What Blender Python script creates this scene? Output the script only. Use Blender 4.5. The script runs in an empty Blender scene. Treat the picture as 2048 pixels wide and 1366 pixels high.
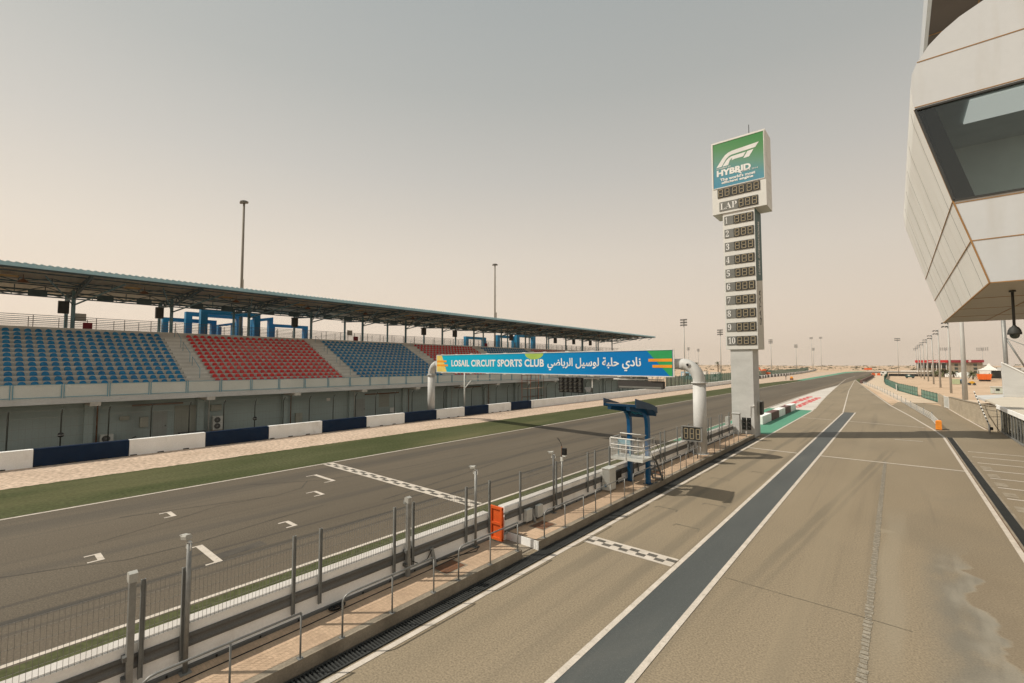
import bpy, bmesh, math, random
from mathutils import Vector, Matrix, noise
random.seed(7)
rad=math.radians
S=bpy.context.scene
COL=S.collection

# ------------------------------------------------------------------ camera
CAMH=6.0
cd=bpy.data.cameras.new('camera'); cd.lens=16.0; cd.sensor_width=36.0
cd.clip_start=0.05; cd.clip_end=6000
cam=bpy.data.objects.new('camera',cd); COL.objects.link(cam)
Rm=((0.7650329,-0.03251189,-0.64316999),(0.64399119,0.03862268,0.76405735),(0.0,-0.99872482,0.05048499))
M=Matrix.Identity(4)
for i in range(3):
    M[i][0]=Rm[i][0]; M[i][1]=-Rm[i][1]; M[i][2]=-Rm[i][2]
M[2][3]=CAMH
cam.matrix_world=M
S.camera=cam

# ------------------------------------------------------------------ world + sun
SUN_EL=rad(47.6); SUN_DIR=Vector((-0.75,-0.662,0)).normalized()   # horizontal direction towards the sun
W=bpy.data.worlds.new('World'); S.world=W; W.use_nodes=True
nt=W.node_tree; nt.nodes.clear()
def wn(t,**k):
    n=nt.nodes.new(t)
    for a,b in k.items(): setattr(n,a,b)
    return n
tc=wn('ShaderNodeTexCoord'); sep=wn('ShaderNodeSeparateXYZ'); nt.links.new(tc.outputs['Generated'],sep.inputs[0])
ramp=wn('ShaderNodeValToRGB'); nt.links.new(sep.outputs['Z'],ramp.inputs[0])
cr=ramp.color_ramp
stops=[(0.0,(.79,.655,.53)),(.08,(.775,.655,.535)),(.22,(.69,.615,.525)),(.38,(.53,.505,.46)),(.52,(.415,.42,.395)),(.7,(.335,.36,.355)),(1,(.31,.345,.35))]
cr.elements[0].position=0; cr.elements[0].color=(*stops[0][1],1)
cr.elements[1].position=1; cr.elements[1].color=(*stops[-1][1],1)
for p,c in stops[1:-1]:
    e=cr.elements.new(p); e.color=(*c,1)
dt=wn('ShaderNodeVectorMath',operation='DOT_PRODUCT'); nt.links.new(tc.outputs['Generated'],dt.inputs[0]); dt.inputs[1].default_value=(SUN_DIR.x,SUN_DIR.y,0.35)
ma=wn('ShaderNodeMath',operation='MULTIPLY_ADD'); nt.links.new(dt.outputs['Value'],ma.inputs[0]); ma.inputs[1].default_value=.13; ma.inputs[2].default_value=1.14
sc=wn('ShaderNodeVectorMath',operation='SCALE'); nt.links.new(ramp.outputs[0],sc.inputs[0]); nt.links.new(ma.outputs[0],sc.inputs['Scale'])
sky=wn('ShaderNodeTexSky',sky_type='NISHITA',sun_disc=False,sun_elevation=SUN_EL,sun_rotation=math.atan2(SUN_DIR.x,SUN_DIR.y),dust_density=8.0,air_density=1.5,ozone_density=1.0)
sk=wn('ShaderNodeVectorMath',operation='SCALE'); nt.links.new(sky.outputs[0],sk.inputs[0]); sk.inputs['Scale'].default_value=.08
mx=wn('ShaderNodeMix',data_type='RGBA'); mx.inputs[0].default_value=.10
nt.links.new(sc.outputs[0],mx.inputs[6]); nt.links.new(sk.outputs[0],mx.inputs[7])
bg=wn('ShaderNodeBackground'); bg.inputs['Strength'].default_value=1.0; nt.links.new(mx.outputs[2],bg.inputs[0])
wo=wn('ShaderNodeOutputWorld'); nt.links.new(bg.outputs[0],wo.inputs[0])
sd=bpy.data.lights.new('sun','SUN'); sd.energy=3.9; sd.angle=rad(.7); sd.color=(1,.93,.81)
sun=bpy.data.objects.new('sun',sd); COL.objects.link(sun)
tow=Vector((SUN_DIR.x*math.cos(SUN_EL),SUN_DIR.y*math.cos(SUN_EL),math.sin(SUN_EL)))
sun.rotation_euler=tow.to_track_quat('Z','Y').to_euler(); sun.location=tow*80
S.view_settings.view_transform='Standard'; S.view_settings.look='None'; S.view_settings.exposure=0; S.view_settings.gamma=1
S.render.engine='CYCLES'
S.cycles.max_bounces=5; S.cycles.diffuse_bounces=3; S.cycles.glossy_bounces=2; S.cycles.transparent_max_bounces=8
S.cycles.volume_bounces=0; S.cycles.caustics_reflective=False; S.cycles.caustics_refractive=False

# ------------------------------------------------------------------ materials
MATS={}
def mat(name,c1,c2=None,scale=1.0,rough=.8,metal=0,fine=60,famt=.12,bump=0.0,stretch=(1,1,1),spec=.3,contrast=(.35,.65),spk=0,spkc=(.6,.55,.5)):
    """two-tone noise + fine grain + optional pale specks, in world coordinates"""
    if name in MATS: return MATS[name]
    m=bpy.data.materials.new(name); m.use_nodes=True; t=m.node_tree; b=t.nodes['Principled BSDF']
    L=t.links.new; N=t.nodes.new
    b.inputs['Roughness'].default_value=rough; b.inputs['Metallic'].default_value=metal
    b.inputs['Specular IOR Level'].default_value=spec
    c2=c2 or tuple(x*.86 for x in c1)
    g=N('ShaderNodeNewGeometry'); mp=N('ShaderNodeMapping'); mp.inputs['Scale'].default_value=stretch; L(g.outputs['Position'],mp.inputs[0])
    n1=N('ShaderNodeTexNoise'); n1.inputs['Scale'].default_value=scale; n1.inputs['Detail'].default_value=5; L(mp.outputs[0],n1.inputs[0])
    r=N('ShaderNodeValToRGB'); L(n1.outputs[0],r.inputs[0]); e=r.color_ramp.elements
    e[0].position=contrast[0]; e[1].position=contrast[1]; e[0].color=(*c1,1); e[1].color=(*c2,1)
    n2=N('ShaderNodeTexNoise'); n2.inputs['Scale'].default_value=fine; n2.inputs['Detail'].default_value=3; L(g.outputs['Position'],n2.inputs[0])
    f=N('ShaderNodeMapRange'); L(n2.outputs[0],f.inputs[0]); f.inputs[1].default_value=.25; f.inputs[2].default_value=.75; f.inputs[3].default_value=1-famt; f.inputs[4].default_value=1+famt
    s=N('ShaderNodeVectorMath'); s.operation='SCALE'; L(r.outputs[0],s.inputs[0]); L(f.outputs[0],s.inputs['Scale'])
    out=s.outputs[0]
    if spk:
        v=N('ShaderNodeTexVoronoi'); v.inputs['Scale'].default_value=spk; L(g.outputs['Position'],v.inputs[0])
        k=N('ShaderNodeMapRange'); L(v.outputs['Distance'],k.inputs[0]); k.inputs[1].default_value=.10; k.inputs[2].default_value=.22; k.inputs[3].default_value=.55; k.inputs[4].default_value=0
        x=N('ShaderNodeMix'); x.data_type='RGBA'; L(k.outputs[0],x.inputs[0]); L(out,x.inputs[6]); x.inputs[7].default_value=(*spkc,1); out=x.outputs[2]
    L(out,b.inputs['Base Color'])
    if bump:
        bp=N('ShaderNodeBump'); bp.inputs['Strength'].default_value=bump; bp.inputs['Distance'].default_value=.01; L(n2.outputs[0],bp.inputs['Height']); L(bp.outputs[0],b.inputs['Normal'])
    MATS[name]=m; m['out']=0
    return m
def overlay(m,col,scale,stretch,lo,hi,amt,detail=4,offs=(0,0,0),dist=0):
    """lay another colour over a material where a stretched noise exceeds lo..hi (stains, tyre streaks, dust)"""
    t=m.node_tree; b=t.nodes['Principled BSDF']; L=t.links.new; N=t.nodes.new
    src=b.inputs['Base Color'].links[0].from_socket
    g=N('ShaderNodeNewGeometry'); mp=N('ShaderNodeMapping'); mp.inputs['Scale'].default_value=stretch; mp.inputs['Location'].default_value=offs; L(g.outputs['Position'],mp.inputs[0])
    n=N('ShaderNodeTexNoise'); n.inputs['Scale'].default_value=scale; n.inputs['Detail'].default_value=detail; n.inputs['Distortion'].default_value=dist; L(mp.outputs[0],n.inputs[0])
    k=N('ShaderNodeMapRange'); L(n.outputs[0],k.inputs[0]); k.inputs[1].default_value=lo; k.inputs[2].default_value=hi; k.inputs[3].default_value=0; k.inputs[4].default_value=amt
    x=N('ShaderNodeMix'); x.data_type='RGBA'; L(k.outputs[0],x.inputs[0]); L(src,x.inputs[6]); x.inputs[7].default_value=(*col,1)
    L(x.outputs[2],b.inputs['Base Color'])
    return m
def shape_overlay(m,cx,cy,rx,ry,col,amt,rough=.5,scale=.6):
    """a patch with an irregular outline around a place on the ground"""
    t=m.node_tree; b=t.nodes['Principled BSDF']; L=t.links.new; N=t.nodes.new
    src=b.inputs['Base Color'].links[0].from_socket
    g=N('ShaderNodeNewGeometry'); mp=N('ShaderNodeMapping'); mp.inputs['Location'].default_value=(-cx/rx,-cy/ry,0); mp.inputs['Scale'].default_value=(1/rx,1/ry,0); L(g.outputs['Position'],mp.inputs[0])
    ln=N('ShaderNodeVectorMath'); ln.operation='LENGTH'; L(mp.outputs[0],ln.inputs[0])
    n=N('ShaderNodeTexNoise'); n.inputs['Scale'].default_value=scale; n.inputs['Detail'].default_value=5; n.inputs['Distortion'].default_value=1.2; L(g.outputs['Position'],n.inputs[0])
    a=N('ShaderNodeMath'); a.operation='MULTIPLY_ADD'; L(n.outputs[0],a.inputs[0]); a.inputs[1].default_value=2.4*rough; L(ln.outputs['Value'],a.inputs[2])
    k=N('ShaderNodeMapRange'); L(a.outputs[0],k.inputs[0]); k.inputs[1].default_value=1.2*rough+.75; k.inputs[2].default_value=1.2*rough+1.05; k.inputs[3].default_value=amt; k.inputs[4].default_value=0
    x=N('ShaderNodeMix'); x.data_type='RGBA'; L(k.outputs[0],x.inputs[0]); L(src,x.inputs[6]); x.inputs[7].default_value=(*col,1)
    L(x.outputs[2],b.inputs['Base Color'])

def band(m,x0,slope,y0,w,col,amt,ylo=-60,yhi=900,nz=.12):
    """a worn band running along the lane: x = x0 + slope*(y-y0), half width w, broken up by a long noise"""
    t=m.node_tree; b=t.nodes['Principled BSDF']; L=t.links.new; N=t.nodes.new
    src=b.inputs['Base Color'].links[0].from_socket
    def mth(op,a,b_,c=None):
        n=N('ShaderNodeMath'); n.operation=op
        for i,v in enumerate((a,b_,c)):
            if v is None: continue
            if isinstance(v,(int,float)): n.inputs[i].default_value=v
            else: L(v,n.inputs[i])
        return n.outputs[0]
    g=N('ShaderNodeNewGeometry'); sp=N('ShaderNodeSeparateXYZ'); L(g.outputs['Position'],sp.inputs[0])
    n1=N('ShaderNodeTexNoise'); n1.inputs['Scale'].default_value=1; n1.inputs['Detail'].default_value=4
    mp=N('ShaderNodeMapping'); mp.inputs['Scale'].default_value=(3,.25,1); mp.inputs['Location'].default_value=(x0*1.7,y0,0); L(g.outputs['Position'],mp.inputs[0]); L(mp.outputs[0],n1.inputs[0])
    xc=mth('MULTIPLY_ADD',sp.outputs['Y'],slope,x0-slope*y0)
    d=mth('ABSOLUTE',mth('SUBTRACT',sp.outputs['X'],xc),0)
    d=mth('MULTIPLY_ADD',n1.outputs[0],-2*nz*w/.12*.5,mth('ADD',d,nz*w/.12*.5))
    k=N('ShaderNodeMapRange'); k.interpolation_type='SMOOTHSTEP'; L(d,k.inputs[0]); k.inputs[1].default_value=w; k.inputs[2].default_value=w*.25; k.inputs[3].default_value=0; k.inputs[4].default_value=amt
    e=N('ShaderNodeMapRange'); e.interpolation_type='SMOOTHSTEP'; L(sp.outputs['Y'],e.inputs[0]); e.inputs[1].default_value=yhi; e.inputs[2].default_value=yhi-(yhi-ylo)*.25; e.inputs[3].default_value=0; e.inputs[4].default_value=1
    e2=N('ShaderNodeMapRange'); e2.interpolation_type='SMOOTHSTEP'; L(sp.outputs['Y'],e2.inputs[0]); e2.inputs[1].default_value=ylo; e2.inputs[2].default_value=ylo+(yhi-ylo)*.25; e2.inputs[3].default_value=0; e2.inputs[4].default_value=1
    f=mth('MULTIPLY',mth('MULTIPLY',k.outputs[0],e.outputs[0]),mth('MULTIPLY_ADD',n1.outputs[0],1.0,.45))
    x=N('ShaderNodeMix'); x.data_type='RGBA'; L(f,x.inputs[0]); L(src,x.inputs[6]); x.inputs[7].default_value=(*col,1)
    f2=mth('MULTIPLY',f,e2.outputs[0]); L(f2,x.inputs[0])
    L(x.outputs[2],b.inputs['Base Color'])
def washout(m):
    """the dried-out water mark on the pit lane: grey wash with a pale wavy tide line along its right edge"""
    t=m.node_tree; b=t.nodes['Principled BSDF']; L=t.links.new; N=t.nodes.new
    def mth(op,*a):
        n=N('ShaderNodeMath'); n.operation=op
        for i,v in enumerate(a):
            if isinstance(v,(int,float)): n.inputs[i].default_value=v
            else: L(v,n.inputs[i])
        return n.outputs[0]
    def sm(v,a,b_,lo=0,hi=1):
        k=N('ShaderNodeMapRange'); k.interpolation_type='SMOOTHSTEP'; L(v,k.inputs[0])
        for i,q in enumerate((a,b_,lo,hi)): k.inputs[i+1].default_value=q
        return k.outputs[0]
    g=N('ShaderNodeNewGeometry'); sp=N('ShaderNodeSeparateXYZ'); L(g.outputs['Position'],sp.inputs[0]); X,Y=sp.outputs['X'],sp.outputs['Y']
    def nz(sx,sy,det,off):
        mp=N('ShaderNodeMapping'); mp.inputs['Scale'].default_value=(sx,sy,0); mp.inputs['Location'].default_value=(off,off*.3,0); L(g.outputs['Position'],mp.inputs[0])
        n=N('ShaderNodeTexNoise'); n.inputs['Scale'].default_value=1; n.inputs['Detail'].default_value=det; L(mp.outputs[0],n.inputs[0]); return n.outputs[0]
    w=nz(.25,.62,3,4.0); tx=nz(1.6,.7,5,1.0); tx2=nz(3,.5,4,7.0)
    edge=mth('MULTIPLY_ADD',w,2.6,.25); f=mth('SUBTRACT',X,edge)
    fade=mth('MULTIPLY',sm(Y,22,18),sm(Y,6,9))
    grey=mth('MULTIPLY',mth('MULTIPLY',sm(f,.05,-.12),sm(X,.1,.95)),mth('MULTIPLY',fade,sm(tx,.28,.6,.25,.65)))
    pale=mth('MULTIPLY',mth('MULTIPLY',sm(f,.05,-.06),sm(f,-.8,-.1)),mth('MULTIPLY',fade,sm(tx2,.3,.62,.06,.45)))
    brn=mth('MULTIPLY',mth('MULTIPLY',sm(f,-.02,.05),sm(f,1.3,.2)),mth('MULTIPLY',fade,.4))
    for fac,col in ((grey,(.15,.145,.125)),(brn,(.185,.145,.10)),(pale,(.37,.335,.27))):
        src=b.inputs['Base Color'].links[0].from_socket
        x=N('ShaderNodeMix'); x.data_type='RGBA'; L(fac,x.inputs[0]); L(src,x.inputs[6]); x.inputs[7].default_value=(*col,1); L(x.outputs[2],b.inputs['Base Color'])

m_track=mat('track asphalt',(.100,.081,.058),(.128,.104,.075),.09,.85,0,22,.38,.18,(2.2,.35,1),spk=21,spkc=(.26,.23,.19))
overlay(m_track,(.035,.033,.031),.6,(1.4,.018,1),.58,.8,.45,3)
overlay(m_track,(.15,.118,.083),.35,(.35,.05,1),.5,.72,.5,4,(9,3,0))
overlay(m_track,(.05,.045,.04),1.9,(1.2,.012,1),.62,.72,.3,2,(3,8,0))
band(m_track,-14.6,0,0,1.5,(.17,.128,.087),.6)
band(m_track,-16.02,.002,0,.20,(.035,.034,.032),.6,-30,60)
band(m_track,-17.1,.004,0,.13,(.04,.037,.034),.45,-30,60)
band(m_track,-15.3,.0,0,.12,(.05,.046,.042),.5,-30,40)
band(m_track,-19.6,.01,0,.5,(.065,.058,.05),.35,-30,120)
band(m_track,-24.8,.004,0,1.1,(.06,.054,.046),.5,-30,160)
band(m_track,-22.3,.0,0,.7,(.145,.12,.09),.4,5,140)
m_pit=mat('pit lane asphalt',(.243,.194,.131),(.273,.219,.150),.22,.86,0,24,.34,.15,(1.2,.45,1),spk=24,spkc=(.44,.37,.27))
overlay(m_pit,(.10,.086,.066),.8,(1.5,.035,1),.58,.8,.6,3)
overlay(m_pit,(.175,.148,.11),.22,(1,.6,1),.5,.72,.35,5,(5,1,0),.8)
washout(m_pit)
shape_overlay(m_pit,-.5,21.5,.32,.3,(.34,.29,.21),.45,.9,1.6)
band(m_pit,-3.3,.098,14.1,.22,(.14,.122,.09),.42,9,46)
band(m_pit,-2.95,.098,14.1,.14,(.14,.122,.09),.36,9,46)
band(m_pit,-7.5,.03,11,.3,(.14,.12,.088),.5,2,60); band(m_pit,-5.9,.02,11,.3,(.14,.12,.088),.45,2,60)
band(m_pit,-2.0,.0,11,.5,(.29,.235,.16),.4,0,60); band(m_pit,-.3,.01,15,.45,(.31,.265,.195),.45,10,26)
m_strip=mat('sealed strip',(.072,.078,.076),(.09,.096,.092),.5,.6,0,50,.2,.2,(1.5,.3,1),spk=24,spkc=(.2,.2,.18))
overlay(m_strip,(.14,.135,.12),.8,(1.6,.25,1),.56,.8,.45,5,(2,2,0),.6)
m_white=mat('white road paint',(.62,.55,.475),(.52,.46,.39),2.5,.8,0,30,.14,.1)
overlay(m_white,(.25,.21,.16),5,(1,1,1),.6,.75,.5)
m_wornw=mat('worn pale paint',(.36,.31,.24),(.25,.205,.145),3,.85,0,30,.15,.1)
m_black=mat('black road paint',(.10,.092,.078),(.135,.12,.10),3,.85,0,40,.2,.1)
m_mark=mat('dark worn marking',(.135,.118,.09),(.22,.185,.13),4,.85,0,40,.2)
m_grass=mat('artificial turf',(.060,.070,.028),(.085,.09,.042),.35,.95,0,7,.35,.6,(1,.35,1),spec=.1)
overlay(m_grass,(.19,.165,.085),.25,(1,.2,1),.5,.75,.55,5)
m_gravel=mat('gravel',(.565,.435,.335),(.485,.37,.28),.35,.95,0,4.5,.42,.9,spec=.1,spk=3.6,spkc=(.70,.57,.45))
overlay(m_gravel,(.3,.2,.12),.5,(1,.5,1),.6,.8,.4)
m_sand=mat('desert sand',(.60,.44,.31),(.52,.375,.255),.05,.95,0,.7,.16,.3,spec=.1)
overlay(m_sand,(.16,.13,.075),.035,(1,1,1),.56,.7,.65,8,(40,10,0))
m_sandy=mat('packed sand',(.64,.51,.385),(.56,.44,.325),.2,.95,0,4,.15,.3,spec=.1)
m_paver=mat('walkway paving',(.60,.43,.295),(.53,.375,.255),1.2,.9,0,30,.12,.15,spec=.15)
m_conc=mat('concrete',(.33,.28,.215),(.25,.21,.16),1.6,.9,0,30,.16,.25,spec=.15)
overlay(m_conc,(.13,.11,.085),.9,(1,1,.4),.56,.75,.6,6)
m_concw=mat('painted concrete white',(.92,.91,.885),(.85,.835,.80),.9,.8,0,20,.05,.1)
overlay(m_concw,(.38,.33,.26),1.2,(1,1,.5),.6,.8,.4,6)
m_concg=mat('smooth grey concrete',(.57,.565,.545),(.50,.495,.475),.5,.85,0,12,.05,.08,(1,1,3))
overlay(m_concg,(.33,.315,.29),.8,(1.2,1.2,.25),.58,.8,.45,6)
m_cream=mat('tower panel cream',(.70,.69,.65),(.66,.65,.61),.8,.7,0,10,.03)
m_towside=mat('tower painted side',(.62,.6,.54),(.56,.54,.48),.6,.7,0,10,.03)  # slightly darker cream for the right-hand side panel
m_wall_g=mat('stand wall paint',(.37,.44,.425),(.32,.38,.365),.25,.85,0,10,.06,.05)
overlay(m_wall_g,(.15,.15,.135),.5,(.6,.6,.12),.55,.8,.5,5)
m_navy=mat('navy paint',(.006,.018,.046),(.008,.023,.056),1,.7,0,20,.1,spec=.08)
m_galv=mat('galvanised steel',(.30,.30,.285),(.23,.23,.22),5,.5,.35,50,.08)
m_post=mat('grey post steel',(.24,.245,.235),(.19,.195,.19),3,.6,.15)
m_topdim=mat('sun-dimmed white top',(.60,.565,.53),(.53,.49,.45),1.5,.85,0,30,.08,.1)  # wall white toned down so the sunlit top does not burn out
m_galvd=mat('weathered steel',(.165,.165,.16),(.12,.12,.115),2.5,.6,.2,40,.15,.1,(1,.2,1))
m_dkgrey=mat('dark grey metal',(.05,.052,.05),None,3,.6,.1)
m_blk=mat('black plastic',(.013,.013,.013),None,3,.5)
m_wire=mat('fence wire',(.26,.25,.23),None,3,.5,.2)
m_seatb=mat('blue seat plastic',(.002,.135,.28),(.003,.165,.33),1.5,.5,0,20,.05)
overlay(m_seatb,(.015,.23,.38),.25,(1,1,1),.5,.75,.5)
overlay(m_seatb,(.002,.085,.20),1.7,(1,1,1),.5,.7,.55,1,(3,1,0))
m_seatr=mat('red seat plastic',(.50,.016,.016),(.56,.024,.022),1.5,.5,0,20,.05)
overlay(m_seatr,(.56,.15,.13),.3,(1,1,1),.5,.72,.55)
overlay(m_seatr,(.33,.02,.02),1.7,(1,1,1),.5,.7,.55,1,(3,1,0))
m_terr=mat('terrace concrete',(.54,.51,.455),(.46,.43,.38),.6,.9,0,20,.08,.1)
overlay(m_terr,(.25,.21,.17),.9,(.4,.4,1),.58,.8,.5,6)
m_para=mat('parapet panel',(.62,.63,.585),(.56,.57,.525),.4,.8,0,15,.05)
m_roofb=mat('roof blue steel',(.36,.56,.62),(.31,.5,.56),.8,.5,.1,20,.05)
m_steelb=mat('blue grey steel',(.085,.14,.165),(.065,.11,.135),2,.55,.1)
m_under=mat('roof underside sheet',(.66,.60,.50),(.58,.52,.43),.3,.7,.0,10,.08,0,(1,3,1))
m_colb=mat('pale blue column',(.21,.36,.43),(.18,.32,.38),1,.55)
m_frame=mat('bright blue paint',(.001,.135,.27),(.002,.16,.31),.8,.5)
m_railb=mat('light blue rail',(.10,.33,.45),None,2,.5)
m_white2=mat('white metal',(.70,.685,.65),(.64,.62,.58),2,.6,0,20,.04)
m_gantry=mat('gantry white paint',(.58,.575,.555),(.50,.495,.475),.9,.55,0,14,.05)
overlay(m_gantry,(.33,.31,.28),1.0,(1,1,.3),.6,.8,.4)
m_orange=mat('orange plastic',(.68,.115,.02),(.6,.095,.018),2,.55)
m_red=mat('red paint',(.55,.02,.025),None,1,.6)
m_dred=mat('dark and shaded red',(.26,.015,.03),None,1,.6)  # also stands for the shaded stretch of the red roof band
m_dkr=mat('faded maroon paint',(.12,.065,.06),(.18,.11,.1),1.4,.85,0,10,.15)
m_green=mat('painted green runoff',(.085,.27,.175),(.11,.30,.2),.25,.85,0,20,.08,0,(1,.3,1))
m_redp=mat('red road paint',(.62,.10,.10),(.55,.14,.13),.8,.85,0,20,.1)
m_whitep=mat('white runoff paint',(.62,.575,.52),(.55,.5,.45),.2,.85,0,20,.08)
m_blue=mat('stand blue steel',(.003,.036,.088),(.005,.048,.11),1.2,.35,.2)
m_panelw=mat('cladding panel',(.565,.585,.60),(.52,.54,.555),.35,.45,0,8,.02)
m_panels=mat('cladding side panel',(.80,.79,.75),(.74,.73,.69),.35,.5,0,8,.02)
overlay(m_panelw,(.40,.37,.31),.9,(2.2,2.2,.22),.52,.8,.38,5)
overlay(m_panels,(.50,.46,.38),.8,(1,1.6,.25),.5,.8,.45,5)
m_seam=mat('orange sealant seam',(.34,.19,.075),None,3,.8)
m_brown=mat('brown soffit panel',(.075,.058,.047),(.09,.07,.056),.5,.6)
m_soff=mat('grey soffit panel',(.42,.385,.325),(.38,.35,.295),.4,.6)
m_yel=mat('yellow print',(.78,.60,.16),None,1,.6); m_ora=mat('orange print',(.85,.32,.02),None,1,.6)
m_grn=mat('green print',(.025,.33,.10),None,1,.6); m_lime=mat('lime print',(.36,.53,.10),None,1,.6)
m_txt=mat('white print',(.80,.79,.76),None,1,.6)
m_dig=mat('segment outline',(.36,.30,.20),None,2,.6); m_digbg=mat('dark display',(.045,.046,.043),(.06,.062,.058),3,.45)
m_plate=mat('grey number plate',(.165,.165,.15),(.19,.19,.175),2,.6)
m_teal=mat('teal panel',(.075,.135,.13),None,1,.6)
m_pale=mat('pale utility box',(.60,.60,.56),(.55,.55,.51),2,.6)
m_cam=mat('dusty camera casing',(.42,.41,.375),(.36,.35,.32),2,.6)
m_rust=mat('rusty plate',(.19,.085,.04),(.15,.08,.05),5,.85)
m_gfence=mat('green mesh fence',(.05,.12,.095),(.035,.09,.075),2,.8)
m_trunk=mat('palm trunk',(.17,.115,.07),None,4,.9); m_leaf=mat('palm leaf',(.075,.085,.03),(.10,.10,.045),3,.8)
m_scrub=mat('scrub leaf',(.075,.075,.04),None,1,.9)
m_brick=mat('beige block wall',(.46,.39,.29),(.40,.335,.25),.5,.9,0,14,.1,.1)
m_tent=mat('white tent cloth',(.78,.75,.7),None,1,.7)
m_dkglass=mat('dark window glass',(.03,.045,.042),None,1,.12,0,10,.05,spec=.6)

def ramp_mat(name,axis,a,b,stops,rough=.5,bands=None):
    m=bpy.data.materials.new(name); m.use_nodes=True; t=m.node_tree; bs=t.nodes['Principled BSDF']; bs.inputs['Roughness'].default_value=rough; bs.inputs['Specular IOR Level'].default_value=.12
    g=t.nodes.new('ShaderNodeNewGeometry'); d=t.nodes.new('ShaderNodeVectorMath'); d.operation='DOT_PRODUCT'; t.links.new(g.outputs['Position'],d.inputs[0]); d.inputs[1].default_value=axis
    k=t.nodes.new('ShaderNodeMapRange'); t.links.new(d.outputs['Value'],k.inputs[0]); k.inputs[1].default_value=a; k.inputs[2].default_value=b
    r=t.nodes.new('ShaderNodeValToRGB'); t.links.new(k.outputs[0],r.inputs[0]); e=r.color_ramp.elements
    e[0].position=stops[0][0]; e[0].color=(*stops[0][1],1); e[1].position=stops[-1][0]; e[1].color=(*stops[-1][1],1)
    for p,c in stops[1:-1]:
        q=e.new(p); q.color=(*c,1)
    t.links.new(r.outputs[0],bs.inputs['Base Color']); return m
def tile_mat(base,bw,bh,col,axes='XY',mort=.02,amt=.5):
    """brick / paver joints laid over a material (kept in the surface, a pattern only)"""
    t=base.node_tree; b=t.nodes['Principled BSDF']; L=t.links.new; N=t.nodes.new
    src=b.inputs['Base Color'].links[0].from_socket
    g=N('ShaderNodeNewGeometry'); s=N('ShaderNodeSeparateXYZ'); L(g.outputs['Position'],s.inputs[0]); c=N('ShaderNodeCombineXYZ')
    L(s.outputs[axes[0]],c.inputs[0]); L(s.outputs[axes[1]],c.inputs[1])
    br=N('ShaderNodeTexBrick'); L(c.outputs[0],br.inputs[0]); br.inputs['Scale'].default_value=1; br.inputs['Brick Width'].default_value=bw; br.inputs['Row Height'].default_value=bh; br.inputs['Mortar Size'].default_value=mort
    br.inputs['Color1'].default_value=(1,1,1,1); br.inputs['Color2'].default_value=(.86,.86,.86,1); br.inputs['Mortar'].default_value=(amt,amt,amt,1)
    x=N('ShaderNodeMix'); x.data_type='RGBA'; x.blend_type='MULTIPLY'; x.inputs[0].default_value=1; L(src,x.inputs[6]); L(br.outputs[0],x.inputs[7]); L(x.outputs[2],b.inputs['Base Color'])
tile_mat(m_paver,.2,.066,0,'XY',.006,.86); tile_mat(m_brick,.5,.25,0,'YZ',.012,.78)
def glass_mat(name,tint,trans=.5,rough=.03):
    m=bpy.data.materials.new(name); m.use_nodes=True; t=m.node_tree; t.nodes.clear(); N=t.nodes.new; L=t.links.new
    tr=N('ShaderNodeBsdfTransparent'); tr.inputs[0].default_value=(*tint,1)
    gl=N('ShaderNodeBsdfGlossy'); gl.inputs[0].default_value=(.8,.85,.85,1); gl.inputs['Roughness'].default_value=rough
    fr=N('ShaderNodeFresnel'); fr.inputs[0].default_value=1.5
    ad=N('ShaderNodeMath'); ad.operation='MULTIPLY_ADD'; L(fr.outputs[0],ad.inputs[0]); ad.inputs[1].default_value=1; ad.inputs[2].default_value=1-trans-.5 if trans<.5 else 0.04
    mx=N('ShaderNodeMixShader'); L(ad.outputs[0],mx.inputs[0]); L(tr.outputs[0],mx.inputs[1]); L(gl.outputs[0],mx.inputs[2])
    o=N('ShaderNodeOutputMaterial'); L(mx.outputs[0],o.inputs[0]); return m
m_glass=glass_mat('tinted window glass',(.66,.74,.71),.6)
m_gglass=glass_mat('green glass',(.30,.42,.36),.6)

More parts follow.
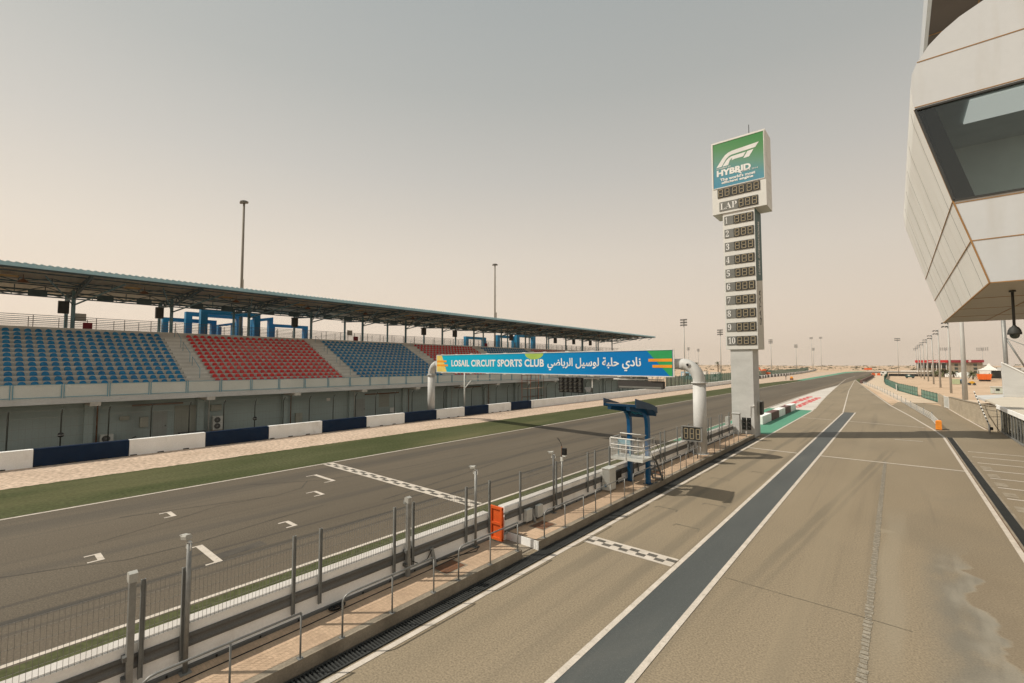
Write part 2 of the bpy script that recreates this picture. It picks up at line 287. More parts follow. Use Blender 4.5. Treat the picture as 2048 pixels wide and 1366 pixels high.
# ------------------------------------------------------------------ mesh builder
ROOFK=0   # the stand roof was surveyed at a nominal depth; it stands this much farther out
class MB:
    def __init__(s): s.v=[]; s.f=[]; s.m=[]; s.sm=[]
    def add(s,vs,fs,m=0,smooth=False):
        o=len(s.v); s.v+= [tuple(v) for v in vs]
        for f in fs: s.f.append(tuple(i+o for i in f)); s.m.append(m); s.sm.append(smooth)
        return s
    def quad(s,a,b,c,d,m=0): return s.add([a,b,c,d],[(0,1,2,3)],m)
    def poly(s,pts,m=0): return s.add(pts,[tuple(range(len(pts)))],m)
    def box(s,x0,x1,y0,y1,z0,z1,m=0):
        return s.add([(x0,y0,z0),(x1,y0,z0),(x1,y1,z0),(x0,y1,z0),(x0,y0,z1),(x1,y0,z1),(x1,y1,z1),(x0,y1,z1)],
            [(3,2,1,0),(4,5,6,7),(0,1,5,4),(1,2,6,5),(2,3,7,6),(3,0,4,7)],m)
    def bar(s,p,q,w,h=None,m=0,up=(0,0,1)):
        p=Vector(p); q=Vector(q); h=h or w; d=(q-p)
        if d.length<1e-6: return s
        d.normalize(); u=Vector(up)
        if abs(d.dot(u))>.98: u=Vector((1,0,0))
        a=d.cross(u).normalized(); b=a.cross(d).normalized(); a*=w/2; b*=h/2
        vs=[p-a-b,p+a-b,p+a+b,p-a+b,q-a-b,q+a-b,q+a+b,q-a+b]
        return s.add(vs,[(3,2,1,0),(4,5,6,7),(0,1,5,4),(1,2,6,5),(2,3,7,6),(3,0,4,7)],m)
    def tube(s,path,r,n=8,m=0,caps=True,smooth=True):
        P=[Vector(p) for p in path]; k=len(P); rs=r if isinstance(r,(list,tuple)) else [r]*k
        o=len(s.v); prev=None
        for i,p in enumerate(P):
            d=(P[min(i+1,k-1)]-P[max(i-1,0)]).normalized()
            if prev is None:
                a=d.cross(Vector((0,0,1)) if abs(d.z)<.9 else Vector((1,0,0))).normalized()
            else: a=(prev-d*prev.dot(d)).normalized()
            prev=a; b=d.cross(a)
            for j in range(n):
                t=2*math.pi*j/n; s.v.append(tuple(p+(a*math.cos(t)+b*math.sin(t))*rs[i]))
        for i in range(k-1):
            for j in range(n):
                j2=(j+1)%n; s.f.append((o+i*n+j,o+i*n+j2,o+(i+1)*n+j2,o+(i+1)*n+j)); s.m.append(m); s.sm.append(smooth)
        if caps:
            s.f.append(tuple(o+j for j in reversed(range(n)))); s.m.append(m); s.sm.append(False)
            s.f.append(tuple(o+(k-1)*n+j for j in range(n))); s.m.append(m); s.sm.append(False)
        return s
    def prism(s,poly,axis,a,b,m=0):
        """extrude a 2-D outline along an axis: x:(y,z) y:(x,z) z:(x,y)"""
        n=len(poly); f={'x':lambda p,t:(t,p[0],p[1]),'y':lambda p,t:(p[0],t,p[1]),'z':lambda p,t:(p[0],p[1],t)}[axis]
        vs=[f(p,a) for p in poly]+[f(p,b) for p in poly]
        fs=[tuple(range(n))[::-1],tuple(range(n,2*n))]+[(i,(i+1)%n,(i+1)%n+n,i+n) for i in range(n)]
        return s.add(vs,fs,m)
    def lathe(s,prof,c,n=16,m=0,smooth=True):
        o=len(s.v)
        for r,z in prof:
            for j in range(n):
                t=2*math.pi*j/n; s.v.append((c[0]+r*math.cos(t),c[1]+r*math.sin(t),c[2]+z))
        for i in range(len(prof)-1):
            for j in range(n):
                j2=(j+1)%n; s.f.append((o+i*n+j,o+i*n+j2,o+(i+1)*n+j2,o+(i+1)*n+j)); s.m.append(m); s.sm.append(smooth)
        return s
    def xform(s,M,start=0):
        for i in range(start,len(s.v)): s.v[i]=tuple(M@Vector(s.v[i]))
        return s
    def build(s,name,mats,parent=None,kind=None,bevel=0):
        if ROOFK: s.v=[(v[0]*ROOFK,v[1]*ROOFK,6+(v[2]-6)*ROOFK) for v in s.v]
        me=bpy.data.meshes.new(name)
        off=Vector(parent_world(parent)) if parent else Vector((0,0,0))
        me.from_pydata([tuple(Vector(v)-off) for v in s.v],[],s.f)
        if not isinstance(mats,(list,tuple)): mats=[mats]
        for mm in mats: me.materials.append(mm)
        me.polygons.foreach_set('material_index',s.m); me.polygons.foreach_set('use_smooth',s.sm)
        bm=bmesh.new(); bm.from_mesh(me); bmesh.ops.recalc_face_normals(bm,faces=bm.faces[:]); bm.to_mesh(me); bm.free()
        me.update()
        o=bpy.data.objects.new(name,me); COL.objects.link(o)
        if parent: o.parent=parent
        if kind: o['kind']=kind
        if bevel:
            md=o.modifiers.new('bevel','BEVEL'); md.width=bevel; md.segments=2; md.limit_method='ANGLE'; md.angle_limit=rad(40)
        return o
def parent_world(o):
    v=Vector((0,0,0))
    while o is not None: v+=Vector(o.location); o=o.parent
    return v
def tag(o,label=None,cat=None,group=None):
    if label: o['label']=label
    if cat: o['category']=cat
    if group: o['group']=group
    return o
def thing(name,label,cat,loc=(0,0,0),group=None):
    o=bpy.data.objects.new(name,None); COL.objects.link(o); o.location=loc; o.empty_display_size=.2
    return tag(o,label,cat,group)
def copy_tree(o,parent=None,loc=None,label=None):
    c=o.copy(); COL.objects.link(c)
    if parent: c.parent=parent
    if loc is not None: c.location=loc
    if label: c['label']=label
    for ch in list(o.children): copy_tree(ch,c)
    return c
def text(body,name,M,width,height,material,parent,depth=.01,bold=.0,spacing=1.0,label=None):
    """lettering as a mesh fitted to width x height (metres) in the plane given by M (x right, y up, z out)"""
    cu=bpy.data.curves.new(name,'FONT'); cu.body=body; cu.size=1; cu.extrude=.004; cu.offset=bold; cu.space_character=spacing; cu.resolution_u=3
    t=bpy.data.objects.new(name,cu); COL.objects.link(t)
    bpy.context.view_layer.update()
    dg=bpy.context.evaluated_depsgraph_get(); me=bpy.data.meshes.new_from_object(t.evaluated_get(dg)); bpy.data.objects.remove(t); bpy.data.curves.remove(cu)
    xs=[v.co.x for v in me.vertices]; ys=[v.co.y for v in me.vertices]
    if not xs: print('EMPTY TEXT',body); return
    x0,x1,y0,y1=min(xs),max(xs),min(ys),max(ys)
    off=parent_world(parent) if parent else Vector((0,0,0))
    for v in me.vertices:
        p=Vector(((v.co.x-x0)/(x1-x0)*width,(v.co.y-y0)/(y1-y0)*height,depth if v.co.z>0 else .002)); v.co=M@p-off
    me.materials.clear(); me.materials.append(material); me.name=name
    o=bpy.data.objects.new(name,me); COL.objects.link(o)
    if parent: o.parent=parent
    return o
def frameM(o,x,y):
    x=Vector(x).normalized(); y=Vector(y).normalized(); z=x.cross(y)
    m=Matrix.Identity(4)
    for i in range(3): m[i][0]=x[i]; m[i][1]=y[i]; m[i][2]=z[i]; m[i][3]=o[i]
    return m
def struct(mb,name,mats): return mb.build(name,mats,kind='structure')
def strip(mb,x0,x1,y0,y1,z,m=0,n=1):
    for i in range(n):
        a=y0+(y1-y0)*i/n; b=y0+(y1-y0)*(i+1)/n
        mb.quad((x0,a,z),(x1,a,z),(x1,b,z),(x0,b,z),m)
def jstrip(mb,x0,x1,y0,y1,z,n,j0=.06,j1=.06,m=0):
    a=[(x0+random.uniform(-j0,j0),x1+random.uniform(-j1,j1),y0+(y1-y0)*i/n) for i in range(n+1)]
    for p,q in zip(a,a[1:]): mb.quad((p[0],p[2],z),(p[1],p[2],z),(q[1],q[2],z),(q[0],q[2],z),m)
def ribbon(mb,pts,w,z,m=0):
    """painted line of width w along ground points"""
    P=[Vector((p[0],p[1],0)) for p in pts]
    L=[]
    for i,p in enumerate(P):
        d=(P[min(i+1,len(P)-1)]-P[max(i-1,0)]).normalized(); n=Vector((-d.y,d.x,0))*w/2; L.append((p+n,p-n))
    for (a,b),(c,d) in zip(L,L[1:]): mb.quad((a.x,a.y,z),(b.x,b.y,z),(d.x,d.y,z),(c.x,c.y,z),m)

# ================================================================== GROUND
g=MB(); radii=[0,40,90,150,220,300,400,480,560,640,720,800,880,960,1040,1120,1200,1280,1360,1440,1520,1600]; NA=160
def gh(x,y):
    r=math.hypot(x,y)
    k=min(1,max(0,(r-620)/600)); k=k*k*(3-2*k)
    return -.06+k*(2.6+3.6*noise.noise((x/260,y/260,3))+1.2*noise.noise((x/70,y/70,1)))
for r in radii:
    for j in range(NA):
        t=2*math.pi*j/NA; x,y=r*math.cos(t),r*math.sin(t); g.v.append((x,y,gh(x,y)))
for i in range(len(radii)-1):
    for j in range(NA):
        j2=(j+1)%NA; f=(i*NA+j,i*NA+j2,(i+1)*NA+j2,(i+1)*NA+j)
        g.f.append(f); g.m.append(0); g.sm.append(True)
go=struct(g,'desert_ground',m_sand)

# race track asphalt
trk=[(-27,-25),(-13.3,-25),(-13.3,44),(-13.3,69),(-13.8,97.5),(-13.5,127),(-12.9,161.7),(-11.8,223.7),(-11.2,300),(-12,365),(-12.9,390),(-10,425),(-2,436),(60,442),(60,505),(4,508),(-8,503),(-18,484),(-24,455),(-27,395),(-26.6,300),(-26.4,213),(-26.8,127)]
g=MB(); g.poly([(x,y,0.0) for x,y in trk]); struct(g,'race_track',m_track)
# pit lane and paddock apron
pl=[(-9.2,-25),(9,-25),(9,60),(6.2,60),(5.6,74),(5.3,86),(4.6,92),(2.8,96.2),(.1,96.2),(-.6,87.2),(-3.2,117),(-8.4,178.4),(-12.3,224),(-12.9,161.7),(-10.3,105.6),(-8.4,69.8),(-8.4,48),(-9.2,44)]
g=MB(); g.poly([(x,y,0.001) for x,y in pl]); struct(g,'pit_lane',m_pit)
# pit entry base between wall and tower (concrete under the walkway end)
g=MB(); strip(g,-13.25,-9.0,-25,45,-.004); g.box(-10.42,-9.3,11.2,12.07,-.003,.02); struct(g,'wall_footing',m_conc)
# green and white runoff past the tower
g=MB(); g.poly([(-13.7,36,.006),(-11.3,36,.006),(-11.3,44.3,.006),(-8.45,44.3,.006),(-8.45,71,.006),(-13.55,71,.006)]); struct(g,'green_runoff',m_green)
g=MB(); g.poly([(x,y,.006) for x,y in [(-13.55,71.05),(-8.6,71.05),(-8.5,74),(-10.3,105.6),(-12.75,161),(-13.7,126.8),(-13.75,97.5)]]); struct(g,'white_runoff',m_whitep)
g=MB(); g.poly([(x,y,.006) for x,y in [(-29.4,204.4),(-26.7,201.5),(-26.7,300),(-27,392),(-24.2,455),(-18.4,486),(-24,501),(-31.5,458)]]); struct(g,'far_green_runoff',m_green)
g=MB(); g.poly([(x,y,.006) for x,y in [(-20.5,509),(-14,508),(60,512),(60,560),(-20,545)]]); struct(g,'far_white_runoff',m_whitep)
# turf
g=MB(); jstrip(g,-33,-26.8,-25,150,.004,700,.10,.04); g.poly([(x,y,.004) for x,y in [(-33,150),(-26.9,150),(-26.6,205),(-29.4,204.3),(-31.3,190)]]); struct(g,'turf_verge',m_grass)
g=MB(); jstrip(g,-13.64,-10.65,-25,36,.004,400,.03,0); struct(g,'wall_turf_strip',m_grass)
g=MB(); g.poly([(x,y,.004) for x,y in [(-12.2,224),(-8.8,182),(-8.4,300),(-10.6,365),(-12.4,362),(-11.3,300)]]); struct(g,'exit_turf',m_grass)
# gravel trap and sand areas
g=MB(); strip(g,-38.75,-33,-25,150,.002,0,12); g.poly([(x,y,.002) for x,y in [(-38.75,150),(-33,150),(-31.3,190),(-29.4,204.3),(-31.5,458),(-45,458),(-45,227),(-41,170)]]); struct(g,'gravel_trap',m_gravel)
g=MB(); g.poly([(x,y,-.01) for x,y in [(.1,96.25),(2.8,96.25),(5.1,97),(3.4,112),(.3,137),(-2.6,180),(-3.4,205),(-3.6,330),(-8.4,330),(-8.3,178.4)]]); struct(g,'sand_shoulder',m_sandy)
g=MB(); strip(g,-58,-38.9,-30,112,.001,0,8); struct(g,'stand_apron',m_conc)

# painted lines on the track
g=MB()
ribbon(g,[(-26.65,-25),(-26.65,60),(-26.5,127),(-26.3,213),(-26.9,389),(-24,452),(-18,481),(-8,500),(4,505),(60,502)],.16,.008)
ribbon(g,[(-13.76,-25),(-13.76,69),(-14,97.5),(-13.9,126.8),(-12.9,161.7)],.14,.008)
struct(g,'track_edge_line',m_white)
g=MB()
ribbon(g,[(-8.42,-25),(-8.42,69.8),(-10.3,105.6),(-12.9,161.7),(-15.6,226.6),(-16.4,304)],.15,.010)
ribbon(g,[(2.85,-25),(2.85,52.2),(2.5,57.1),(1.1,70.7),(-.8,87.2),(-3.4,117),(-8.6,178.4),(-12.3,223.7)],.15,.010)
ribbon(g,[(-12.3,222),(-8.4,130),(-5.25,70.8)],.14,.010)
ribbon(g,[(-5.19,-25),(-5.19,70.3)],.14,.014); ribbon(g,[(-4.03,-25),(-4.03,71.3)],.14,.014)
ribbon(g,[(-8.35,36.4),(-5.3,36.25)],.2,.012); ribbon(g,[(-3.95,36.2),(2.8,36.2)],.2,.012)
ribbon(g,[(-8.3,60.8),(-5.25,60.2)],.18,.012); ribbon(g,[(-3.95,60),(1.9,58.6)],.18,.012)
ribbon(g,[(-.23,47.85),(1.44,48.02)],.16,.012)
ribbon(g,[(5.3,85),(5.7,72.2),(6.15,60.3)],.16,.012)
struct(g,'pit_lane_line',m_white)
g=MB(); strip(g,-5.12,-4.1,-25,71,.008); struct(g,'fast_lane_strip',m_strip)
g=MB()
for y in (44.5,42.18,39.81,37.32,34.9,32.49,30.07): ribbon(g,[(3.62,y),(8.4,y+.05)],.17,.012)
struct(g,'pit_box_line',m_white)
g=MB()
for y in (38.6,36.1,33.7,31.3,28.6): strip(g,3.62,4.05,y-.9,y+.1,.010)
g.poly([(4.0,27.9,.010),(8.6,27.9,.010),(8.6,22,.010),(3.7,22,.010)])
ribbon(g,[(-26.5,90),(-18,98),(-14.2,101)],.12,.010)
ribbon(g,[(-17,101),(-14.6,160),(-15.2,205)],.1,.010)
struct(g,'worn_marking',m_wornw)
# seam of patched asphalt and faint lines on the pit lane
g=MB()
for i in range(150):
    y=9+i*.185; w=.06+.03*random.random()
    g.quad((-.69-w+random.uniform(-.015,.015),y,.0085),(-.69+w,y,.0085),(-.69+w+random.uniform(-.015,.015),y+.15,.0085),(-.69-w,y+.15,.0085))
struct(g,'asphalt_seam',mat('seam bitumen',(.20,.175,.135),(.34,.30,.24),9,.8,0,60,.3))
g=MB(); ribbon(g,[(-3.9,13.93),(-2.5,13.9),(-1.0,13.9),(.1,13.86)],.02,.0085)
for (x,y) in [(-7.5,19),(-6.1,20.7),(-6.1,17.35),(-5.9,28.5),(-7.2,25.6)]:
    ribbon(g,[(x-.45,y-.25),(x-.42,y),(x+.42,y),(x+.45,y-.25)],.06,.0085)
struct(g,'faint_marking',m_mark)
# chequered finish lines
def checker(x0,x1,y0,y1,nx,nm,z):
    g=MB(); rows=2; dx=(x1-x0)/nx; b=.13; dy=(y1-y0-2*b)/rows
    strip(g,x0,x1,y0,y1,z,0)
    for i in range(nx):
        for r in range(rows):
            if (i+r)%2==0:
                a=y0+b+r*dy; g.quad((x0+i*dx,a,z+.004),(x0+(i+1)*dx,a,z+.004),(x0+(i+1)*dx,a+dy,z+.004),(x0+i*dx,a+dy,z+.004),1)
    return struct(g,nm,[m_white,m_black])
g=MB()
for pts,w in (([(-19.9,-1),(-19.48,.8),(-18.9,2.2),(-18.3,3.3),(-18.2,5),(-18.6,7.4),(-18.9,10)],.05),([(-23.5,4),(-22.6,7),(-21.9,9.2),(-22.3,10.6),(-23.4,11.4)],.06),([(-20.8,3),(-21.6,5.5),(-22.2,7),(-22.0,8.6)],.04),([(-25,9),(-23,12),(-22.2,15),(-22,22)],.06),([(-17.6,12),(-18.4,18),(-19.8,26),(-20,36)],.08),([(-16.4,5.2),(-16.5,6.6)],.5),([(-15.7,20),(-16.6,30),(-16.8,42)],.1)):
    ribbon(g,pts,w,.0055)
struct(g,'tyre_mark',mat('rubber mark',(.06,.053,.046),(.105,.09,.07),1.2,.85,0,30,.25))
checker(-26.5,-13.9,13.86,14.5,26,'finish_line',.008)
checker(-8.3,-5.3,13.62,14.27,10,'pit_finish_line',.008)
# starting grid boxes
g=MB()
def gridbox(x0,x1,y,l=.4,bar=.16):
    strip(g,x0,x1,y-bar,y,.009); strip(g,x0,x0+.09,y-l,y-bar,.009); strip(g,x1-.09,x1,y-l,y-bar,.009)
gridbox(-22.85,-22.03,5.5); gridbox(-19.58,-18.84,2.9); gridbox(-17.87,-15.93,5.2,.45,.2); gridbox(-18.05,-17.28,8.1); gridbox(-24.38,-22.35,12.4,.6,.2); gridbox(-21.25,-20.4,10.8,.5)
struct(g,'grid_marking',m_white)

# pit wall walkway, kerb, drain
g=MB(); g.box(-10.42,-9.02,-6,11.2,-.05,.28); struct(g,'walkway_kerb',m_conc)
g=MB(); g.box(-10.42,-9.02,12.07,41.6,-.05,.28); struct(g,'walkway_kerb',m_conc)
g=MB(); strip(g,-10.41,-9.2,-6,11.13,.284); strip(g,-10.41,-9.2,12.14,41.4,.284); struct(g,'walkway_paving',m_paver)
g=MB(); g.box(-10.41,-9.028,12.045,12.07,-.04,.277); struct(g,'walkway_end_paint',m_concw)
g=MB(); strip(g,-9.0,-8.55,-6,41.5,.0045,0)
y=-6
while y<41.4:
    g.box(-8.94,-8.6,y,y+.03,.006,.026,1); y+=.075
g.box(-8.98,-8.94,-6,41.5,.005,.03,1); g.box(-8.6,-8.56,-6,41.5,.005,.03,1)
struct(g,'drain_channel',[m_blk,m_dkgrey])
g=MB(); strip(g,3.04,3.36,-20,52,.0045,0); g.box(2.96,3.03,-20,52,.004,.018,2); g.box(3.36,3.44,-20,52,.004,.018,2); g.box(2.94,2.955,-20,52,.004,.012,3)
y=8
while y<52: g.box(3.06,3.34,y,y+.03,.006,.02,1); y+=.1
struct(g,'pit_drain',[m_blk,m_dkgrey,m_conc,m_rust])

# ================================================================== PIT WALL
def pit_wall(y0,y1,label):
    t=thing('pit_wall',label,'wall',(-10.55,y0,0),'concrete pit wall lengths')
    g=MB(); g.prism([(-10.70,0),(-10.40,0),(-10.40,1.10),(-10.425,1.13),(-10.675,1.13),(-10.70,1.10)],'y',y0,y1); g.box(-10.68,-10.42,y0+.01,y1-.01,1.131,1.134,1); g.build('concrete_wall',[m_concw,m_topdim],t)  # top face gets a duller white to offset the direct sun
    g=MB(); g.prism([(-10.40,.69),(-10.365,.69),(-10.36,.74),(-10.382,.79),(-10.382,.83),(-10.36,.88),(-10.365,.93),(-10.40,.93)],'y',y0+.02,y1-.02); g.build('guard_rail',m_galvd,t)
    g=MB(); g.prism([(-10.40,.27),(-10.345,.27),(-10.345,.34),(-10.355,.35),(-10.40,.35)],'y',y0+.01,y1-.01); g.build('base_ledge',m_galvd,t)
    g=MB(); y=y0+.5
    while y<y1: g.box(-10.345,-10.325,y,y+.03,.3,.345); y+=.8
    g.build('ledge_stud',m_blk,t,kind='stuff')
    return t
pw1=pit_wall(-6,11.2,'white pit wall length with dark guard rail on the near side of the orange gate')
pw2=pit_wall(11.95,40.6,'white pit wall length with dark guard rail beyond the orange gate')
for (t,ys) in ((pw1,(8.7,)),(pw2,(13.4,))):
    for y in ys:
        g=MB(); g.bar((-10.34,y,.75),(-10.2,y+.02,.285),.12,.05); g.build('rail_support',m_galv,t)
t=thing('pit_wall_gate','orange plastic gate standing open in the gap of the white pit wall','gate',(-10.5,11.5,.0))
g=MB(); g.prism([(-10.78,.1),(-10.22,.1),(-10.22,1.2),(-10.78,1.2)],'y',11.66,11.70); g.build('gate_panel',m_orange,t)
g=MB()
for z in (.14,.65,1.16): g.box(-10.77,-10.23,11.62,11.66,z-.04,z+.04)
for x in (-10.73,-10.27): g.box(x-.04,x+.04,11.615,11.66,.11,1.19)
g.build('gate_frame',m_orange,t)
for z in (.32,.98):
    g=MB(); g.box(-10.28,-10.22,11.70,11.95,z-.025,z+.025); g.build('hinge',m_galv,t)

# debris fence on the pit wall
FX=-10.33
t=thing('debris_fence','grey post and wire mesh fence standing along the white pit wall','fence',(FX,-3,.5))
py=[.9654*v for v in (-.55,.07,2.2,2.83,4.95,5.58,7.69,8.32,10.43,11.52,13.18,15.5,17.98,18.63,20.0,22.6,23.2,26.24,26.88,28.93,31.0,32.4,35.13,35.8,37.91,38.58,40.63)]
for y in py:
    g=MB(); g.box(FX-.028,FX+.028,y-.034,y-.024,.5,2.2); g.box(FX-.028,FX+.028,y+.024,y+.034,.5,2.2); g.box(FX-.006,FX+.006,y-.024,y+.024,.5,2.2)
    g.build('post',m_post,t)
def mesh_panel(y0,y1):
    g=MB(); y=y0
    while y<=y1+.001:
        g.bar((FX,y,1.13),(FX,y,2.1),.0055,.0055); y+=.068
    for i in range(6): g.bar((FX,y0,1.15+i*.19),(FX,y1,1.15+i*.19),.0055,.0055)
    g.build('wire_mesh',m_wire,t)
for i in range(len(py)-1):
    if i!=9: mesh_panel(py[i]+.045,py[i+1]-.045)

# handrails along the walkway
def handrail(y0,n,pitch,label):
    t=thing('hand_rail',label,'railing',(-9.05,y0,.284),'grey handrails on the walkway edge')
    L=(n-1)*pitch; x=-9.05
    pts=[(x,y0,.3),(x,y0,1.02),(x,y0+.03,1.09),(x,y0+.1,1.135),(x,y0+.2,1.15),(x,y0+L,1.15)]
    g=MB(); g.tube(pts,.021,8); g.build('rail',m_galv,t)
    for i in range(1,n):
        g=MB(); g.tube([(x,y0+i*pitch,.288),(x,y0+i*pitch,1.14)],.019,8); g.build('post',m_galv,t)
    for i in range(n):
        g=MB(); yy=y0+i*pitch; g.box(x-.07,x+.05,yy-.05,yy+.05,.285,.297); g.tube([(x+.03,yy+.03,.29),(x+.03,yy+.03,.315)],.01,6); g.build('base_plate',m_galv,t)
    return t
h0=handrail(1.88,3,1.235,'handrail section nearest the camera at the bottom edge of the picture')
def rail_at(y,lab): return copy_tree(h0,None,(-9.05,y,.284),lab)
rail_at(5.23,'second handrail section from the camera, on the paved walkway edge before the gate')
rail_at(8.55,'handrail section ending at the walkway gap beside the orange gate')
rail_at(12.41,'handrail section starting just beyond the white painted walkway end')
rail_at(15.77,'handrail section in front of the white cabinet on the walkway')
rail_at(19.07,'handrail section beside the blue steel starter stand')
rail_at(22.41,'handrail section just beyond the blue starter stand')
rail_at(25.73,'handrail section in front of the three digit board')
rail_at(30.87,'handrail section just beyond the white gantry column')
rail_at(34.24,'farthest handrail section, before the traffic light at the tower')
rail_at(-1.45,'handrail section on the walkway just outside the bottom edge of the picture')

# camera posts on the walkway
def cctv_post(name,x,y,h,label,style):
    t=thing(name,label,'camera post',(x,y,.284),'camera posts on the walkway')
    if style=='box':
        g=MB(); g.box(x-.052,x+.052,y-.048,y+.048,.285,h-.02); g.build('post',m_galv,t)
        g=MB(); g.prism([(x-.10,h-.10),(x+.07,h-.13),(x+.07,h+.02),(x-.03,h+.045),(x-.10,h+.01)],'y',y-.062,y+.062); g.build('camera_housing',m_cam,t)
        g=MB(); g.box(x-.17,x-.07,y-.045,y+.045,h-.17,h-.09); g.build('lens_hood',m_galv,t)
        for z in (.56,.92):
            g=MB(); g.box(x-.09,x+.06,y-.10,y-.048,z,z+.075); g.build('clamp',m_galvd,t)
    else:
        g=MB(); g.tube([(x,y,.285),(x,y,h-.08)],.042,10); g.build('post',m_galv if style!='dark' else m_galvd,t)
        g=MB(); g.box(x-.09,x+.09,y-.09,y+.09,.285,.3); g.build('base_plate',m_galv,t)
        g=MB(); g.box(x-.09,x-.065,y-.03,y+.03,h-.18,h-.05); g.box(x-.09,x+.06,y-.03,y+.03,h-.06,h-.045); g.tube([(x+.05,y,h-.06),(x+.085,y,h-.1),(x+.085,y,h-.17),(x+.05,y,h-.2)],.011,6); g.build('bracket',m_white2,t)
        g=MB(); M=Matrix.Translation((x-.08,y-.03,h+.03))@Matrix.Rotation(rad(200 if style=='dark' else 190),4,'Z')@Matrix.Rotation(rad(8),4,'Y')
        s=len(g.v); g.prism([(-.05,-.042),(.05,-.042),(.058,.015),(.04,.045),(-.04,.045),(-.058,.015)],'x',-.09,.10); g.box(.07,.14,-.055,.055,.034,.044); g.xform(M,s); g.build('camera_housing',m_cam,t)
        g=MB(); s=len(g.v); g.tube([(.10,0,0),(.104,0,0)],.032,12); g.xform(M,s); g.build('lens',m_blk,t)
    return t
cctv_post('camera_post',-10.28,1.96,2.36,'square camera post with pale box housing nearest the camera','box')
cctv_post('camera_post',-10.27,2.78,2.72,'tall round camera post in front of the big grid marking','round')
cctv_post('camera_post',-10.28,7.83,2.36,'square camera post with pale box housing between handrail and finish line','box')
cctv_post('camera_post',-10.27,10.42,2.72,'slim pale camera post just before the orange gate','round')
cctv_post('camera_post',-10.27,14.7,2.56,'dark camera post beyond the orange gate','dark')
t=thing('speaker_post','grey pole carrying a black speaker and a thin bent antenna','speaker post',(-10.28,15.3,.284))
x,y=-10.28,15.3
g=MB(); g.tube([(x,y,.285),(x,y,2.2)],.035,8); g.build('post',m_galv,t)
g=MB(); g.box(x-.05,x+.05,y-.04,y+.04,2.16,2.32); g.build('white_box',m_pale,t)
g=MB(); g.tube([(x,y,2.3),(x-.01,y,2.75)],.022,8); g.build('rusty_pole',m_rust,t)
g=MB(); g.box(x+.03,x+.19,y-.07,y+.07,2.42,2.68); g.box(x+.05,x+.2,y-.06,y+.06,2.36,2.42,1); g.build('speaker',[m_blk,m_pale],t)
g=MB(); g.tube([(x,y,2.72),(x-.04,y,2.85),(x-.12,y,2.97),(x-.2,y,3.05)],.01,6)
for i in range(4): g.bar((x-.12-i*.03,y-.06,2.97+i*.03),(x-.12-i*.03,y+.06,2.97+i*.03),.008)
g.build('antenna',m_blk,t)

# cables, covers, cabinet on the walkway
def cable(pts,r,label,name='cable'):
    g=MB(); g.tube(pts,r,6); o=g.build(name,m_blk); tag(o,label,'cable'); return o
cable([(-9.97+.012*math.sin(i*.9)-.018*(-3+i*.5),-3+i*.5,.293) for i in range(28)],.011,'long black cable lying along the paved walkway before the gate')
cable([(-10.3,8.0,.62),(-10.28,8.2,.5),(-10.28,8.5,.52),(-10.3,8.68,.72)],.013,'black cable sagging along the wall between two posts')
cable([(-10.27,10.46,.3),(-10.2,10.5,.3),(-10.0,10.2,.295),(-10.1,9.9,.295),(-10.2,9.6,.295),(-10.3,9.2,.295),(-10.4,8.95,.295)],.012,'black cable coiling at the foot of the slim camera post')
t=thing('cable_coil','small heap of black cable lying at the foot of the pit wall','cable',(-10.18,5.75,.285))
g=MB()
for k in range(5):
    a=random.random()*6; g.tube([(-10.2+(.06+.012*k)*math.cos(a+i*.7),5.75+(.13+.02*k)*math.sin(a+i*.7),.295+.012*k) for i in range(9)],.014,6)
g.build('coil',m_blk,t)
for (x,y,lab) in [(-9.85,8.95,'rusty floor plate in the walkway at the square camera post'),(-9.8,13.35,'rusty floor plate in the walkway just beyond the gate gap'),(-9.85,23.6,'rusty floor plate in the walkway beyond the blue stand')]:
    g=MB(); g.box(x-.28,x+.28,y-.36,y+.36,.282,.29); g.box(x-.34,x+.34,y-.42,y+.42,.280,.2865,1); tag(g.build('floor_plate',[m_rust,m_conc]),lab,'floor plate','rusty floor plates in the walkway')
t=thing('utility_cabinet','white corrugated cabinet standing on the walkway by the blue stand','cabinet',(-10.15,18.9,.285))
g=MB(); g.box(-10.33,-9.95,18.6,19.2,.36,1.3)
for i in range(10): g.box(-10.32+i*.037,-10.305+i*.037,18.585,18.6,.4,1.24)
g.build('cabinet_body',m_pale,t,bevel=.012)
g=MB(); g.box(-10.35,-9.92,18.56,19.24,1.305,1.335); g.build('cabinet_lid',m_pale,t)
g=MB(); g.box(-10.34,-9.94,18.59,19.21,.285,.355); g.build('plinth',m_conc,t)
g=MB(); g.box(-10.2,-10.1,18.575,18.584,.5,.6); g.build('blue_sticker',m_frame,t)
for (y,lab) in [(13.75,'grey electric box on the wall behind the floor plate'),(13.1,'pale slatted box low on the pit wall beyond the gate')]:
    g=MB(); g.box(-10.34,-10.2,y-.16,y+.16,.4,.82); tag(g.build('electric_box',m_pale,bevel=.01),lab,'electric box','boxes on the pit wall')
g=MB(); g.box(-10.36,-10.22,19.6,20.3,.62,.95); g.box(-10.34,-10.22,19.75,19.95,.4,.62); tag(g.build('control_box',m_blk),'black control box on the pit wall under the blue stand platform','control box')

